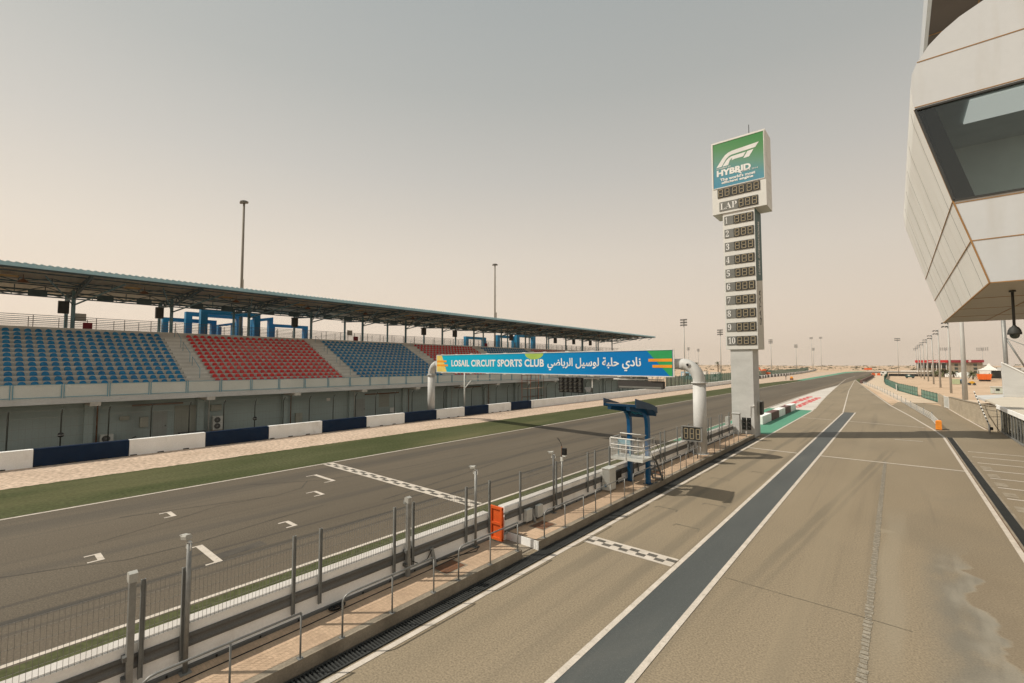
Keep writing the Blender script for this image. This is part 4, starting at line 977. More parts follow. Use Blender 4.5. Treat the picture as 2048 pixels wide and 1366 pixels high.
# corrugated sheet: ridges run front to back
n=int((ST1-ST0)/.19)
ys=[ST0+i*.19 for i in range(n+1)]
vs=[]
for i,y in enumerate(ys):
    dz=.045 if i%2 else 0
    for x in (-43.4,-50,-58.8): vs.append((x,y,RZ(x)+dz))
fs=[]
for i in range(n):
    for j in range(2): fs.append((i*3+j,i*3+j+1,(i+1)*3+j+1,(i+1)*3+j))
g.add(vs,fs,0); g.build('roof_sheet',m_under,t)
g=MB(); g.box(-43.42,-43.36,ST0,ST1,12.36,12.6); g.build('roof_fascia',m_roofb,t)
g=MB()
for y in ys[::2]: g.prism([(y-.02,12.602),(y+.2,12.602),(y+.15,12.67),(y+.04,12.67)],'x',-43.44,-43.36)
g.build('sheet_ends',m_roofb,t,kind='stuff')
g=MB()
for x in (-46.4,-49.4,-52.4,-55.4,-58.2):
    g=MB(); g.box(x-.04,x+.04,ST0,ST1,RZ(x)-.10,RZ(x)-.02); g.build('purlin',m_steelb,t)
g=MB(); g.box(-43.9,-43.65,ST0,ST1,12.3,12.5); g.build('edge_beam',m_steelb,t)
colY=[5.4-6.83*2+6.83*k for k in range(17)]
for X,zb,zt in ((-53,11.72,12.35),(-57.4,12.0,12.3),(-48.2,12.0,12.42)):
    g=MB(); g.bar((X,ST0,zb),(X,ST1,zb),.1,.1); g.bar((X,ST0,zb+.25),(X,ST1,zb+.25),.07)
    for k in range(len(colY)-1):
        a=colY[k]; n_=4; d=(colY[k+1]-a)/n_
        for i in range(n_):
            g.bar((X,a+i*d,zb),(X,a+i*d,zt),.06); 
            if i%2: g.bar((X,a+i*d,zt),(X,a+(i+1)*d,zb),.06)
            else: g.bar((X,a+i*d,zb),(X,a+(i+1)*d,zt),.06)
    g.build('long_truss',m_steelb,t)
for y in colY:
    g=MB()
    g.bar((-58.2,y,11.85),(-53,y,11.6),.12,.14); g.bar((-53,y,11.6),(-44,y,12.25),.12,.14); g.bar((-58.2,y,12.25),(-43.8,y,12.42),.1,.12)
    for x0,x1 in ((-57,-55.4),(-55.4,-53.8),(-52,-50.4),(-50.4,-48.8),(-48.8,-47.2),(-47.2,-45.6)):
        zb=lambda x:(11.6+(x+53)*.072 if x>-53 else 11.6-(x+53)*.048)
        g.bar((x0,y,zb(x0)),((x0+x1)/2,y,12.3),.07); g.bar(((x0+x1)/2,y,12.3),(x1,y,zb(x1)),.07)
    g.build('cross_truss',m_steelb,t)
    g=MB(); g.bar((-53,y,11.0),(-46.2,y+2.2,12.3),.08,.1); g.bar((-53,y,11.0),(-46.2,y-2.2,12.3),.06,.08); g.build('brace',m_colb,t)
    g=MB(); g.tube([(-53,y,8.7),(-53,y,12.2)],.14,10); g.build('column',m_colb,t)
    g=MB(); g.tube([(-57.4,y,8.7),(-57.4,y,12.2)],.13,10); g.build('column',m_colb,t)
for k in range(16):
    for dy in (2.0,4.7):
        y=colY[k]+dy; g=MB(); g.box(-52.95,-52.88,y-.55,y+.55,11.55,12.0); g.build('gusset_panel',m_steelb,t)
for k in range(16):
    y=colY[k]+3.6; g=MB(); g.lathe([(.04,.22),(.1,.2),(.34,.0),(.3,0)],(-47.2,y,11.85),12); g.tube([(-47.2,y,12.05),(-47.2,y,12.4)],.02,6); lm=g.build('roof_lamp',m_rust,t)
    g=MB(); g.box(-48.1,-47.2,y-1.2,y-.2,12.23,12.27); g.build('strip_light',mat('amber tube cover',(.6,.36,.1),None,1,.5),t)
# back rails on the concourse
g=MB()
for X,h in ((-57.9,1.15),(-53.05,.95)):
    for k in range(6): g.bar((X,ST0,9.06+h-.16*k),(X,ST1,9.06+h-.16*k),.03 if k else .045)
    y=ST0
    while y<ST1: g.bar((X,y,8.75),(X,y,9.06+h),.045); y+=1.9
g.build('concourse_rail',m_galvd,t)
# loudspeakers and signs fixed on the columns
for k,(y,X) in enumerate([(5.0,-54.2),(11.4,-53.2),(24.1,-53.2),(43,-53.2),(49.2,-53.2),(63,-53.2),(77,-53.2),(84,-53.2),(91,-53.2)]):
    w=.36 if k else .42
    g=MB(); g.box(X-.2,X+.25,y-w,y+w*.6,10.35,11.4); g.build('loudspeaker',m_dkgrey,t)
for (y) in (6.35,31.8,56.2):
    g=MB(); g.box(-53.15,-53.0,y-.3,y+.3,8.75,9.6); g.build('fire_box',m_dred,t)
for y in (5.9,27.6+3.4):
    g=MB(); g.box(-53.2,-53.14,y-.35,y+.35,9.7,10.35); g.build('notice_board',m_pale,t)
g=MB()
for (x,y,h) in ((-58.8,ST1,0),): pass
tip=[(-43.4,ST1,12.5),(-50,ST1,12.4),(-58.8,ST1,12.2)]
for i in range(6):
    x=-44-i*2.4; g.bar((x,ST1,RZ(x)-.05),(x-1.2,ST1+2.2,RZ(x)-.1),.09); g.bar((x-1.2,ST1+2.2,RZ(x)-.1),(x-2.4,ST1,RZ(x)-.05),.09); g.bar((x-1.2,ST1+2.2,RZ(x)-.1),(x-1.2,ST1,RZ(x)-.7),.08)
g.bar((-43.6,ST1,12.45),(-45.2,ST1+2.2,12.5),.1); g.bar((-45.2,ST1+2.2,12.5),(-57.2,ST1+2.2,12.2),.1)
g.build('end_truss',m_steelb,t)

ROOFK=0
# things under the stand
def ac_unit(y,z,x,fans,label):
    t=thing('air_conditioner',label,'air conditioner',(x,y,z),'outdoor air conditioners under the stand')
    h=.62 if fans==1 else 1.15
    g=MB(); g.box(x-.4,x,y-.37,y+.37,z,z+h); g.build('casing',m_pale,t,bevel=.015)
    for k in range(fans):
        zc=z+.31+(.52*k if fans>1 else 0); yc=y-.06
        g=MB(); g.tube([(x+.002,yc,zc),(x+.02,yc,zc)],.24,18,0); 
        for a in range(12): g.bar((x+.03,yc,zc),(x+.03,yc+.23*math.cos(a*.523),zc+.23*math.sin(a*.523)),.012,.012,1)
        g.build('fan_grille',[m_dkgrey,m_galv],t)
    g=MB(); g.box(x-.42,x+.02,y-.42,y+.42,z-.14 if z>.2 else 0.002,z); g.build('plinth',m_conc,t)
ac_unit(6.72,.2,-44.9,1,'small single fan air conditioner on the ground under the stand')
ac_unit(13.95,.4,-44.9,2,'tall twin fan air conditioner against the stand wall')
for (y,z,h,w,lab) in [(8.95,1.1,.78,.26,'grey green switch box on the stand wall beside the door'),(21.1,.15,1.05,.32,'pale cabinet standing against the stand wall'),(7.75,1.75,.28,.28,'small pale notice plate on the stand wall'),(13.9,2.0,.5,.4,'pale framed plate above the twin fan air conditioner')]:
    g=MB(); g.box(-45.5,-45.27,y-w,y+w,z,z+h); tag(g.build('wall_box',mat('wall box paint',(.38,.38,.32),None,2,.7)),lab,'wall box')
g=MB(); g.box(-44.6,-44.1,31.2,31.8,.5,.56); 
for (a,b) in ((-44.55,31.25),(-44.15,31.25),(-44.55,31.75),(-44.15,31.75)): g.bar((a,b,0),(a,b,.5),.05)
g.box(-44.6,-44.55,31.2,31.8,.56,1.05); tag(g.build('plastic_chair',m_pale),'white plastic chair standing under the stand','chair')
g=MB(); g.tube([(-44.7,7.1,.08),(-44.5,7.8,.25),(-44.3,8.3,.55)],.04,6); tag(g.build('hose',m_dkgrey),'grey hose lying beside the small air conditioner','hose')
# bench / steps
t=thing('step_unit','grey metal steps at the stand wall near the double door','steps',(-45,12.2,0))
for k in range(3):
    g=MB(); g.box(-45.4,-44.7+.0,11.0+.1*k,13.2-.1*k,.14*k,.14*k+.13); g.build('step',m_galvd,t)
# scaffold seen under the sign
t=thing('scaffold','rusty tube scaffold standing under the stand beyond the gantry sign','scaffold',(-41.9,54.9,0))
for x in (-42.6,-41.6):
    for y in (52.9,55,57): 
        g=MB(); g.tube([(x,y,0),(x,y,4.5)],.03,6); g.build('upright',m_rust if x>-42 else m_orange,t)
g=MB()
for z in (1.2,2.4,3.6,4.4):
    for x in (-42.6,-41.6): g.tube([(x,52.9,z),(x,57,z)],.025,6)
    for y in (52.9,55,57): g.tube([(-42.6,y,z),(-41.6,y,z)],.025,6)
g.build('ledger',m_rust,t)
g=MB(); g.box(-42.6,-41.6,52.9,57,2.42,2.46); g.build('plank',m_sandy,t)
t=thing('floodlight_bracket','white steel jib post standing behind the barrier under the gantry sign','jib post',(-40,38.6,0))
g=MB(); g.tube([(-40,38.6,0),(-40,38.6,5.1)],.09,8); g.build('post',m_pale,t)
g=MB(); g.bar((-40,38.6,4.2),(-40.3,44.3,4.2),.12,.12); g.bar((-40,38.6,3.1),(-40.05,39.9,4.15),.08); g.bar((-40,38.6,5.0),(-40.25,43,4.25),.05); g.build('arm',m_pale,t)

# ================================================================== FAR BARRIER + FENCE
t=thing('trackside_barrier','low white concrete barrier with navy panels at the foot of the grandstand','barrier',(-38.9,40,0))
edges=[-15.1,-10.7,-6.3,-1.8,2.57,6.92,11.25,15.65,20.1,24.5,28.9,33.15,37.4,41.5,45.8,50.16]
for i in range(len(edges)-1):
    a,b=edges[i],edges[i+1]; navy=(i%2==0) if False else (abs(a-2.57)<.1 or abs(a-11.25)<.1 or abs(a-20.1)<.1 or abs(a-28.9)<.1 or abs(a-37.4)<.1 or abs(a-45.8)<.1 or abs(a+6.3)<.1 or abs(a+15.1)<.1)
    g=MB(); g.box(-39.15,-38.72,a+.012,b-.012,0,1.04)
    g.build('panel',m_navy if navy else m_concw,t)
y=50.16; k=0
pts=[(-38.94,50.16),(-38.94,110),(-39.6,140),(-41,170),(-44.5,215)]
for (p,q) in zip(pts,pts[1:]):
    n=max(1,int((Vector(q)-Vector(p)).length/9))
    for i in range(n):
        a=Vector(p).lerp(Vector(q),i/n); b=Vector(p).lerp(Vector(q),(i+1)/n); d=(b-a).normalized()*.012
        g=MB(); g.bar((a.x+d.x,a.y+d.y,.52),(b.x-d.x,b.y-d.y,.52),.43,1.04); g.build('panel',m_concw,t)
y=-12
while y<50: g=MB(); g.box(-38.715,-38.69,y,y+.35,.01,.07); g.build('drain_slot',m_blk,t); y+=1.46
t=thing('trackside_fence','thin dark wire fence with bent tops behind the trackside barrier','fence',(-40.2,40,0))
for k in range(62):
    y=1.54+2.265*(k-3)
    x=-40.25 if y<112 else -40.25-(y-112)*.03
    g=MB(); g.tube([(x,y,0),(x,y,2.75),(x+.06,y,2.95),(x+.32,y,3.22)],.04,6); g.build('post',mat('fence post dark',(.045,.05,.045),None,2,.7),t)
g=MB()
for z in (.9,1.5,2.1,2.7): g.bar((-40.25,-6,z),(-40.25,112,z),.012); g.bar((-40.25,112,z),(-40.95,134,z),.012)
g.bar((-39.98,-6,3.18),(-39.98,112,3.18),.012)
y=-5
while y<60: g.bar((-40.25,y,.8),(-40.25,y,2.75),.006); y+=.28
g.build('wire',m_wire,t)
# signal lamps on fence posts near the camera
for (y,lab) in ((3.8,'small black marshal lamp on the fence post left of the first air conditioner'),(15.1,'small black marshal lamp on the fence post at the twin fan unit')):
    g=MB(); g.lathe([(.02,-.16),(.14,-.1),(.16,0),(.12,.12),(.02,.16)],(-40.1,y,1.6),10); g.box(-40.3,-39.95,y-.16,y+.16,1.58,1.62,1); tag(g.build('marshal_lamp',[m_blk,m_galv]),lab,'lamp','marshal lamps on the trackside fence')

# ================================================================== BLUE PORTAL FRAMES
def portal(X,y0,y1,zt,w,dz,label,th=.7,slope=0):
    g=MB(); d=.8
    g.box(X-d,X,y0,y0+w,0,zt-dz); g.box(X-d,X,y1-w,y1,0,zt-dz+slope)
    g.prism([(y0,zt-dz),(y1,zt-dz+slope),(y1,zt+slope),(y0,zt)],'x',X-d,X)
    tag(g.build('portal_frame',m_frame),label,'portal frame','blue portal frames behind the stand')
portal(-72,15.73,21.8,12.1,.6,.48,'blue portal frame farthest left behind the stand')
portal(-70,17.7,24.4,12.85,.7,.5,'wide blue portal frame second from the left behind the stand')
portal(-66,18.25,25.2,12.95,.75,.6,'darkest and tallest blue portal frame behind the first red seat block')
portal(-74,22.6,24.9,11.7,.45,.3,'small low blue portal frame inside the tall dark one',slope=.5)
portal(-71,25.9,28.9,12.5,.55,.4,'sloping blue portal frame right of the tall dark one',slope=.55)
portal(-72,29.0,34.68,12.15,.6,.42,'blue portal frame farthest right of the near group')
portal(-72,69.88,76.3,12.2,.8,.55,'low blue portal frame left in the distant group')
portal(-72,80.24,87.1,13.0,.9,.6,'middle blue portal frame in the distant group')
portal(-70,85,92.5,13.4,1.1,.7,'heavy blue portal frame farthest right in the distant group')
g=MB(); g.box(-76,-65,17,36,0,9.7); tag(g.build('blue_plinth',mat('light blue paint',(.05,.32,.55),None,1,.6)),'light blue block behind the stand under the portal frames','plinth')

# ================================================================== MASTS
m_mastd=mat('tan mast steel',(.21,.185,.15),(.17,.15,.12),.6,.7)
m_mast=mat('pale mast steel',(.46,.45,.42),(.40,.39,.365),.6,.6,.1)
def mast(name,x,y,h,r0,label,group,style,haz=0,wide=1.6):
    m_galv=m_mast if style!='top' else m_mastd
    t=thing(name,label,'floodlight mast',(x,y,0),group)
    g=MB(); g.tube([(x,y,-.1),(x,y,h)],[r0,r0*.6],10); g.build('pole',m_galv,t)
    g=MB()
    if style=='stub':
        g.bar((x-1.0,y,h-.4),(x+.2,y,h-.4),.1)
        g.bar((x-.9,y,h-1.2),(x+.2,y,h-1.2),.1); g.build('crossarm',m_galv,t)
        for z in (h-.4,h-1.2):
            for k in range(2):
                g=MB(); g.prism([(x-1.05+k*.55,z-.25),(x-.6+k*.55,z-.1),(x-.65+k*.55,z+.12),(x-1.05+k*.55,z+.03)],'y',y-.25,y+.25); g.build('floodlight',m_dkgrey,t)
    elif style=='rack':
        for z in (h-.2,h-1.1,h-2.0): g.bar((x-wide/2,y,z),(x+wide/2,y,z),.1)
        g.bar((x-wide*.2,y,h-2.2),(x-wide*.2,y,h),.08); g.bar((x+wide*.2,y,h-2.2),(x+wide*.2,y,h),.08)
        g.build('crossarm',m_galv,t)
        for z in (h-.2,h-1.1,h-2.0):
            for k in range(3):
                g=MB(); xx=x-wide/2+wide*k/2; g.box(xx-.3,xx+.3,y-.45,y-.1,z-.28,z+.2); g.build('floodlight',m_galvd,t)
    elif style=='wide':
        for z in (h-.2,h-1.3): g.bar((x-wide/2,y,z),(x+wide/2,y,z),.16)
        g.build('crossarm',m_galv,t)
        for z in (h-.2,h-1.3):
            for k in range(6):
                g=MB(); xx=x-wide/2+wide*k/5; g.box(xx-.22,xx+.22,y-.45,y-.1,z-.25,z+.35); g.build('floodlight',m_galvd,t)
    elif style=='top':
        g.bar((x-.5,y-.3,h-.1),(x+.5,y+.3,h-.1),.2,.25); g.build('crossarm',m_galv,t)
        g=MB(); g.lathe([(.05,-.1),(.5,.0),(.45,.2),(.1,.3)],(x,y,h-.1),10); g.build('floodlight',m_galvd,t)
        g=MB()
        for i in range(int(h/2)): g.bar((x,y,i*2+1),(x+.5,y,i*2+1),.04)
        g.bar((x+.42,y,h*.55),(x+.42,y,h*.62),.15); g.build('step_bolt',m_galv,t)
    return t
mast('floodlight_mast',-66.5,22.9,27.9,.23,'tall tapered mast behind the first red seat block','tall masts behind the stand','top')
mast('floodlight_mast',-66.5,73.2,27.9,.23,'tall tapered mast behind the middle of the stand roof','tall masts behind the stand','top')
rl=['largest right hand mast, standing behind the block wall','second right hand mast from the camera','third right hand mast from the camera','fourth right hand mast from the camera','fifth right hand mast from the camera','sixth right hand mast from the camera','seventh right hand mast from the camera','eighth right hand mast from the camera, smallest but one','farthest right hand mast of the row along the sand']
for k,y in enumerate([104.5,133.6,163.5,190.9,221.2,250,280.6,308,336]):
    mast('floodlight_mast',8.8 if k else 7.4,y if k else 91,15.3,.22 if k else .33,rl[k],'masts along the sand on the right','stub')
for k,(x,y,h,l) in enumerate([(-53.9,153.6,21.2,'floodlight mast with lamp rack left of the scoring tower, nearest one'),(-55.3,200,20.5,'floodlight mast with lamp rack close left of the scoring tower'),(-56.2,305,20.8,'floodlight mast just right of the scoring tower'),(-57,400,21,'second floodlight mast right of the scoring tower'),(-56.5,490,21,'third floodlight mast right of the scoring tower')]):
    mast('floodlight_mast',x,y,h,.22,l,'masts beyond the far fence','rack')
for (x,y,h,l) in [(-66,560,34,'thin far mast left of a pair above the striped barrier'),(-62,600,36,'thin far mast right of a pair above the striped barrier'),(1.4,400,23.5,'lone thin far mast above the bend of the track'),(24.6,400,16.6,'wide headed far mast behind the red roofed building, left'),(41,400,16.2,'wide headed far mast behind the red roofed building, right')]:
    mast('floodlight_mast',x,y,h,.2,l,'thin far masts','wide',wide=4.6 if x>20 else 2.6)
for (x,y,h,l) in [(-130,380,20,'faint distant mast left of the palms'),(-135,420,20,'faint distant mast above the palms')]:
    mast('floodlight_mast',x,y,h,.2,l,'faint distant masts','rack')

# ================================================================== FAR LEFT FIELD
t=thing('striped_barrier','distant tyre barrier striped black and white along the gravel','barrier',(-46,260,0))
g=MB()
bp=[(-44.5,215),(-46.4,240),(-46.1,290),(-50,380),(-59.8,533)]; k=0
for (p,q) in zip(bp,bp[1:]):
    L=(Vector(q)-Vector(p)).length; n=max(1,int(L/3.6))
    for i in range(n):
        a=Vector(p).lerp(Vector(q),i/n); b=Vector(p).lerp(Vector(q),(i+1)/n); g.bar((a.x,a.y,.6),(b.x,b.y,.6),.8,1.25,k%2); k+=1
g.build('tyre_stack',[m_blk,m_concw],t)
t=thing('green_mesh_fence','long green mesh fence behind the far barrier and the striped tyres','fence',(-45,180,0))
fp=[(-44,112),(-45.5,150),(-49,215),(-51,300),(-58,420),(-66,533)]
gm=bpy.data.materials.new('green fence netting'); gm.use_nodes=True
nb=gm.node_tree.nodes['Principled BSDF']; nb.inputs['Base Color'].default_value=(.065,.19,.15,1); nb.inputs['Roughness'].default_value=.9; nb.inputs['Alpha'].default_value=.84
for (p,q) in zip(fp,fp[1:]):
    L=(Vector(q)-Vector(p)).length; n=max(1,int(L/3.2 if p[1]<200 else L/9))
    for i in range(n):
        a=Vector(p).lerp(Vector(q),i/n)
        g=MB(); g.tube([(a.x,a.y,0),(a.x,a.y,2.9),(a.x+.3,a.y,3.2)],.06,5); g.build('post',m_gfence,t)
g=MB()
for (p,q) in zip(fp,fp[1:]): g.quad((p[0],p[1],.05),(q[0],q[1],.05),(q[0],q[1],2.9),(p[0],p[1],2.9))
g.build('netting',gm,t)
def leafcard(g,c,d,L,w,droop,m=0):
    P=[]; n=5; d=Vector(d).normalized(); side=d.cross(Vector((0,0,1))).normalized()
    for i in range(n+1):
        s=i/n; p=Vector(c)+d*L*s+Vector((0,0,-droop*s*s)); ww=w*(1-s*.85)*(1 if i else .4); P.append((p-side*ww+Vector((0,0,-ww*.5)),p,p+side*ww+Vector((0,0,-ww*.5))))
    for a,b in zip(P,P[1:]):
        g.quad(a[0],a[1],b[1],b[0],m); g.quad(a[1],a[2],b[2],b[1],m)
def palm(x,y,h,label,cr=2.2,nf=26,group='date palms'):
    t=thing('palm_tree',label,'palm',(x,y,0),group)
    g=MB(); g.tube([(x,y,-.1),(x+.08,y,h*.5),(x,y+.05,h)],[.26,.2,.22],8)
    for i in range(int(h/.35)): g.lathe([(.27,0),(.2,.14)],(x,y,.2+i*.35),8)
    g.build('trunk',m_trunk,t)
    g=MB()
    for i in range(nf):
        a=random.random()*6.283; e=random.uniform(-.35,1.2); leafcard(g,(x,y,h),(math.cos(a),math.sin(a),e),cr*random.uniform(.75,1.1),.11*cr,cr*random.uniform(.2,.7))
    for i in range(nf//3):
        a=random.random()*6.283; leafcard(g,(x,y,h-.2),(math.cos(a),math.sin(a),-.4),cr*.7,.12,cr*.6,1)
    g.build('crown',[m_leaf,m_trunk],t)
for (x,y,h,l) in [(-79,206,6.5,'small palm farthest left in the row beyond the green fence'),(-74,210,6.3,'second small palm from the left beyond the green fence'),(-69,212,6.6,'third small palm from the left beyond the green fence'),(-58.5,207,6.8,'small palm close left of the scoring tower')]: palm(x,y,h,l,1.7,18)
def cabin(x,y,w,d,h,mm,label,cat='cabin'):
    t=thing('site_cabin',label,cat,(x,y,0))
    g=MB(); g.box(x-w/2,x+w/2,y-d/2,y+d/2,.05,h); g.build('body',mm,t)
    g=MB(); g.box(x-w/2-.1,x+w/2+.1,y-d/2-.1,y+d/2+.1,h,h+.15); g.build('roof',m_pale,t)
    g=MB(); g.box(x-w*.1,x+w*.25,y-d/2-.03,y-d/2,h*.45,h*.8); g.build('window',m_dkglass,t)
    g=MB(); g.box(x-w*.4,x-w*.22,y-d/2-.03,y-d/2,.1,h*.85); g.build('door',m_concg,t)
cabin(-65.5,190,4.5,3,3.1,mat('light blue tarp',(.25,.42,.55),None,1,.7),'light blue cabin beyond the green fence')
cabin(-60.5,192,4,3,3.1,m_tent,'white cabin beyond the green fence')
cabin(-53.5,186,3,3,2.9,m_tent,'small white cabin near the scoring tower beyond the fence')
def digger(x,y,mm,label,s=1.0):
    t=thing('excavator',label,'excavator',(x,y,0))
    g=MB(); g.box(x-1.5*s,x+1.5*s,y-.9*s,y-.5*s,0,.6*s); g.box(x-1.5*s,x+1.5*s,y+.5*s,y+.9*s,0,.6*s); g.build('track',m_dkgrey,t)
    g=MB(); g.prism([(x-1.2*s,.6*s),(x+1.3*s,.6*s),(x+1.3*s,1.3*s),(x+.2*s,1.5*s),(x+.1*s,2.4*s),(x-.9*s,2.4*s),(x-1.2*s,1.4*s)],'y',y-.8*s,y+.8*s); g.build('body',mm,t)
    g=MB(); g.bar((x-.9*s,y,1.2*s),(x-2.2*s,y,3.1*s),.3*s); g.bar((x-2.2*s,y,3.1*s),(x-3.3*s,y,1.3*s),.24*s); g.build('arm',mm,t)
    g=MB(); g.prism([(x-3.6*s,.6*s),(x-3.0*s,.7*s),(x-3.1*s,1.4*s),(x-3.5*s,1.3*s)],'y',y-.45*s,y+.45*s); g.build('bucket',m_dkgrey,t)
digger(-62.5,196,m_orange,'orange excavator with raised arm beyond the green fence',1.3)
digger(-50.5,260,m_orange,'orange excavator behind the striped tyre barrier',1.5)
t=thing('marshal_post','small orange marshal post on the gravel edge by the far turf','marshal post',(-31,205,0))
g=MB(); g.box(-31.5,-30.5,204.6,205.6,0,.7); g.build('base',m_rust,t)
g=MB(); g.box(-31.4,-30.6,204.7,205.5,.7,1.35); g.build('cabin',m_ora,t)
g=MB(); g.bar((-32.9,205,0),(-32.9,205,1.8),.15); g.box(-33.1,-32.7,204.9,205.1,1.2,1.8); g.build('signal_panel',m_dkgrey,t)
g=MB(); g.box(-27,-20,640,642,0,2.2); tag(g.build('orange_barrier',m_orange),'long orange barrier far away beyond the bend','barrier')

# ================================================================== RIGHT SIDE: exit of the pit lane
# multi-rail guard with orange end
t=thing('exit_guard_rail','five line silver guard rail with an orange end along the pit exit','guard rail',(2.9,57,0))
rp=[(2.92,58.3),(2.75,67.1),(.45,96.5),(-3,135),(-7.9,178.4)]
for k in range(5):
    z=.13+k*.155; g=MB()
    for (p,q) in zip(rp,rp[1:]): g.bar((p[0],p[1],z),(q[0],q[1],z),.035,.04)
    g.build('rail',m_white2,t)
for (p,q) in zip(rp,rp[1:]):
    n=max(1,int((Vector(q)-Vector(p)).length/5))
    for i in range(n):
        a=Vector(p).lerp(Vector(q),i/n); g=MB(); g.bar((a.x+.08,a.y,0),(a.x+.08,a.y,.92),.08); g.build('post',m_galv,t)
g=MB()
for k in range(5):
    z=.13+k*.155; g.prism([(2.62,57.3),(3.05,57.3),(3.05,58.3),(2.78,58.3)],'z',z-.07,z+.07)
g.box(2.66,3.0,57.4,58.2,.03,.06); g.build('orange_end',mat('bright orange block',(.95,.33,.04),(.9,.28,.035),2,.6),t)
g=MB(); g.box(-8.9,-8.3,183,283,0,1.1); tag(g.build('dark_tyre_wall',m_dkr),'low dark tyre wall beside the turf at the pit exit','tyre wall')
# green fence beside the sand
def green_fence(pts,h,label,step=2.4):
    t=thing('green_mesh_fence',label,'fence',(pts[0][0],pts[0][1],0),'green mesh fences at the pit exit')
    for (p,q) in zip(pts,pts[1:]):
        L=(Vector(q)-Vector(p)).length; n=max(1,int(L/step))
        for i in range(n+1):
            a=Vector(p).lerp(Vector(q),i/n); g=MB(); g.bar((a.x,a.y,0),(a.x,a.y,h+.1),.07); g.build('post',m_gfence,t)
    g=MB()
    for (p,q) in zip(pts,pts[1:]): g.quad((p[0],p[1],.03),(q[0],q[1],.03),(q[0],q[1],h),(p[0],p[1],h))
    g.build('netting',gm,t)
    g=MB()
    for (p,q) in zip(pts,pts[1:]):
        for z in (.1,h*.5,h): g.bar((p[0]-.03,p[1],z),(q[0]-.03,q[1],z),.04)
    g.build('fence_rail',m_gfence,t)
green_fence([(5.1,97),(3.45,112)],1.42,'short green mesh fence nearest the block wall')
green_fence([(3.0,115.5),(.3,137),(-2.6,180),(-3.3,210),(-3.5,330)],1.7,'long curving green mesh fence along the sand')
t=thing('advert_panel','white and red panel leaning on the long green fence','panel',(.2,138,0))
g=MB(); g.prism([(136.5,0),(138.5,0),(138.2,1.5),(136.9,1.5)],'x',-.1,0); g.build('board',m_tent,t)
g=MB(); g.prism([(137.2,.1),(138.3,.1),(138.0,1.1)],'x',-.12,-.102); g.build('print',m_dred,t)
# block wall with gate
t=thing('block_wall','beige block wall rising beside the pit lane up to the glass front','wall',(5.8,72,0))
wp=[(5.35,85),(5.75,72.2),(6.35,60.2),(7.0,59.3)]; wh=[1.62,1.9,2.2,2.25]
g=MB()
for i in range(3):
    p,q=wp[i],wp[i+1]; d=.25
    vs=[(p[0],p[1],0),(q[0],q[1],0),(q[0],q[1],wh[i+1]),(p[0],p[1],wh[i]),(p[0]+d,p[1],0),(q[0]+d,q[1],0),(q[0]+d,q[1],wh[i+1]),(p[0]+d,p[1],wh[i])]
    g.add(vs,[(0,1,2,3),(7,6,5,4),(3,2,6,7),(0,4,5,1),(0,3,7,4),(1,5,6,2)])
g.build('masonry',m_brick,t)
g=MB()
for i in range(3):
    p,q=wp[i],wp[i+1]; g.bar((p[0]+.12,p[1],wh[i]+.03),(q[0]+.12,q[1],wh[i+1]+.03),.34,.06)
g.build('coping',m_conc,t)
t=thing('wall_gate','pale slatted metal gate at the end of the block wall','gate',(5.2,86.5,0))
g=MB(); g.bar((5.32,85.15,0),(5.32,85.15,1.65),.1); g.bar((5.05,88,0),(5.05,88,1.65),.1); g.bar((5.32,85.15,1.55),(5.05,88,1.55),.08); g.bar((5.32,85.15,.12),(5.05,88,.12),.08); g.build('gate_frame',m_white2,t)
g=MB()
for i in range(12):
    s=i/11; g.bar((5.31-.25*s,85.3+2.6*s,.12),(5.31-.25*s,85.3+2.6*s,1.55),.05,.04)
g.build('slat',m_pale,t)
g=MB(); g.box(4.85,5.1,88.1,97,.0,1.5); tag(g.build('return_wall',m_brick),'short beige wall between the slatted gate and the green fence','wall')
# raised paddock ground behind the wall
g=MB(); g.poly([(x,y,z) for x,y,z in [(5.65,85,1.3),(6.1,72,1.5),(6.7,61,1.9),(24,61,1.9),(24,85,1.3)]])
g.poly([(5.65,85,1.3),(24,85,1.3),(24,112,0.0),(5.2,97,0.0)]); struct(g,'raised_ground',m_sandy)
# pit building with glass front and flat roof
t=thing('pit_building','low pit building with green glass front and pale flat roof at the right edge','building',(9,52,0))
g=MB(); g.box(10.4,22,30,59,0,2.2); g.box(7.3,10.4,58.6,59.2,0,2.2); g.build('wall',m_concg,t)
g=MB(); g.prism([(6.9,30),(22,30),(22,71),(10.0,76.8),(7.05,68.5),(6.95,60)],'z',2.2,2.36); g.build('roof',mat('pale roof screed',(.60,.535,.44),(.55,.49,.40),.4,.9),t)
g=MB(); g.prism([(7.05,68.5),(10.0,76.8),(10,82),(7.05,76.5)],'z',2.1,2.34); g.build('lower_roof',m_concg,t)
g=MB(); g.box(6.8,6.9,30,60,2.05,2.38); g.build('roof_edge',m_concw,t)
g=MB(); g.box(7.0,7.02,30,59.1,.12,2.04); gl=g.build('glass_front',m_gglass,t)
g=MB()
y=30
while y<59.2: g.bar((6.98,y,.05),(6.98,y,2.05),.05,.06); y+=1.15
g.bar((6.98,30,.08),(6.98,59.2,.08),.1,.12); g.bar((6.98,30,2.0),(6.98,59.2,2.0),.06,.08); g.build('mullion',m_galv,gl)
g=MB(); g.box(7.05,10.4,30,59,.0,.05); g.build('floor',m_concg,t)
g=MB()
for i in range(6): g.bar((7.3,47+i*2,1.2+.1*(i%3)),(7.5,47.6+i*2,1.5),.1,.25)
g.build('window_sticker',m_dkgrey,t)
t=thing('ramp_wall','tall grey concrete wall with a sloping top rising from the roof at the right edge','wall',(9.8,75,2.3))
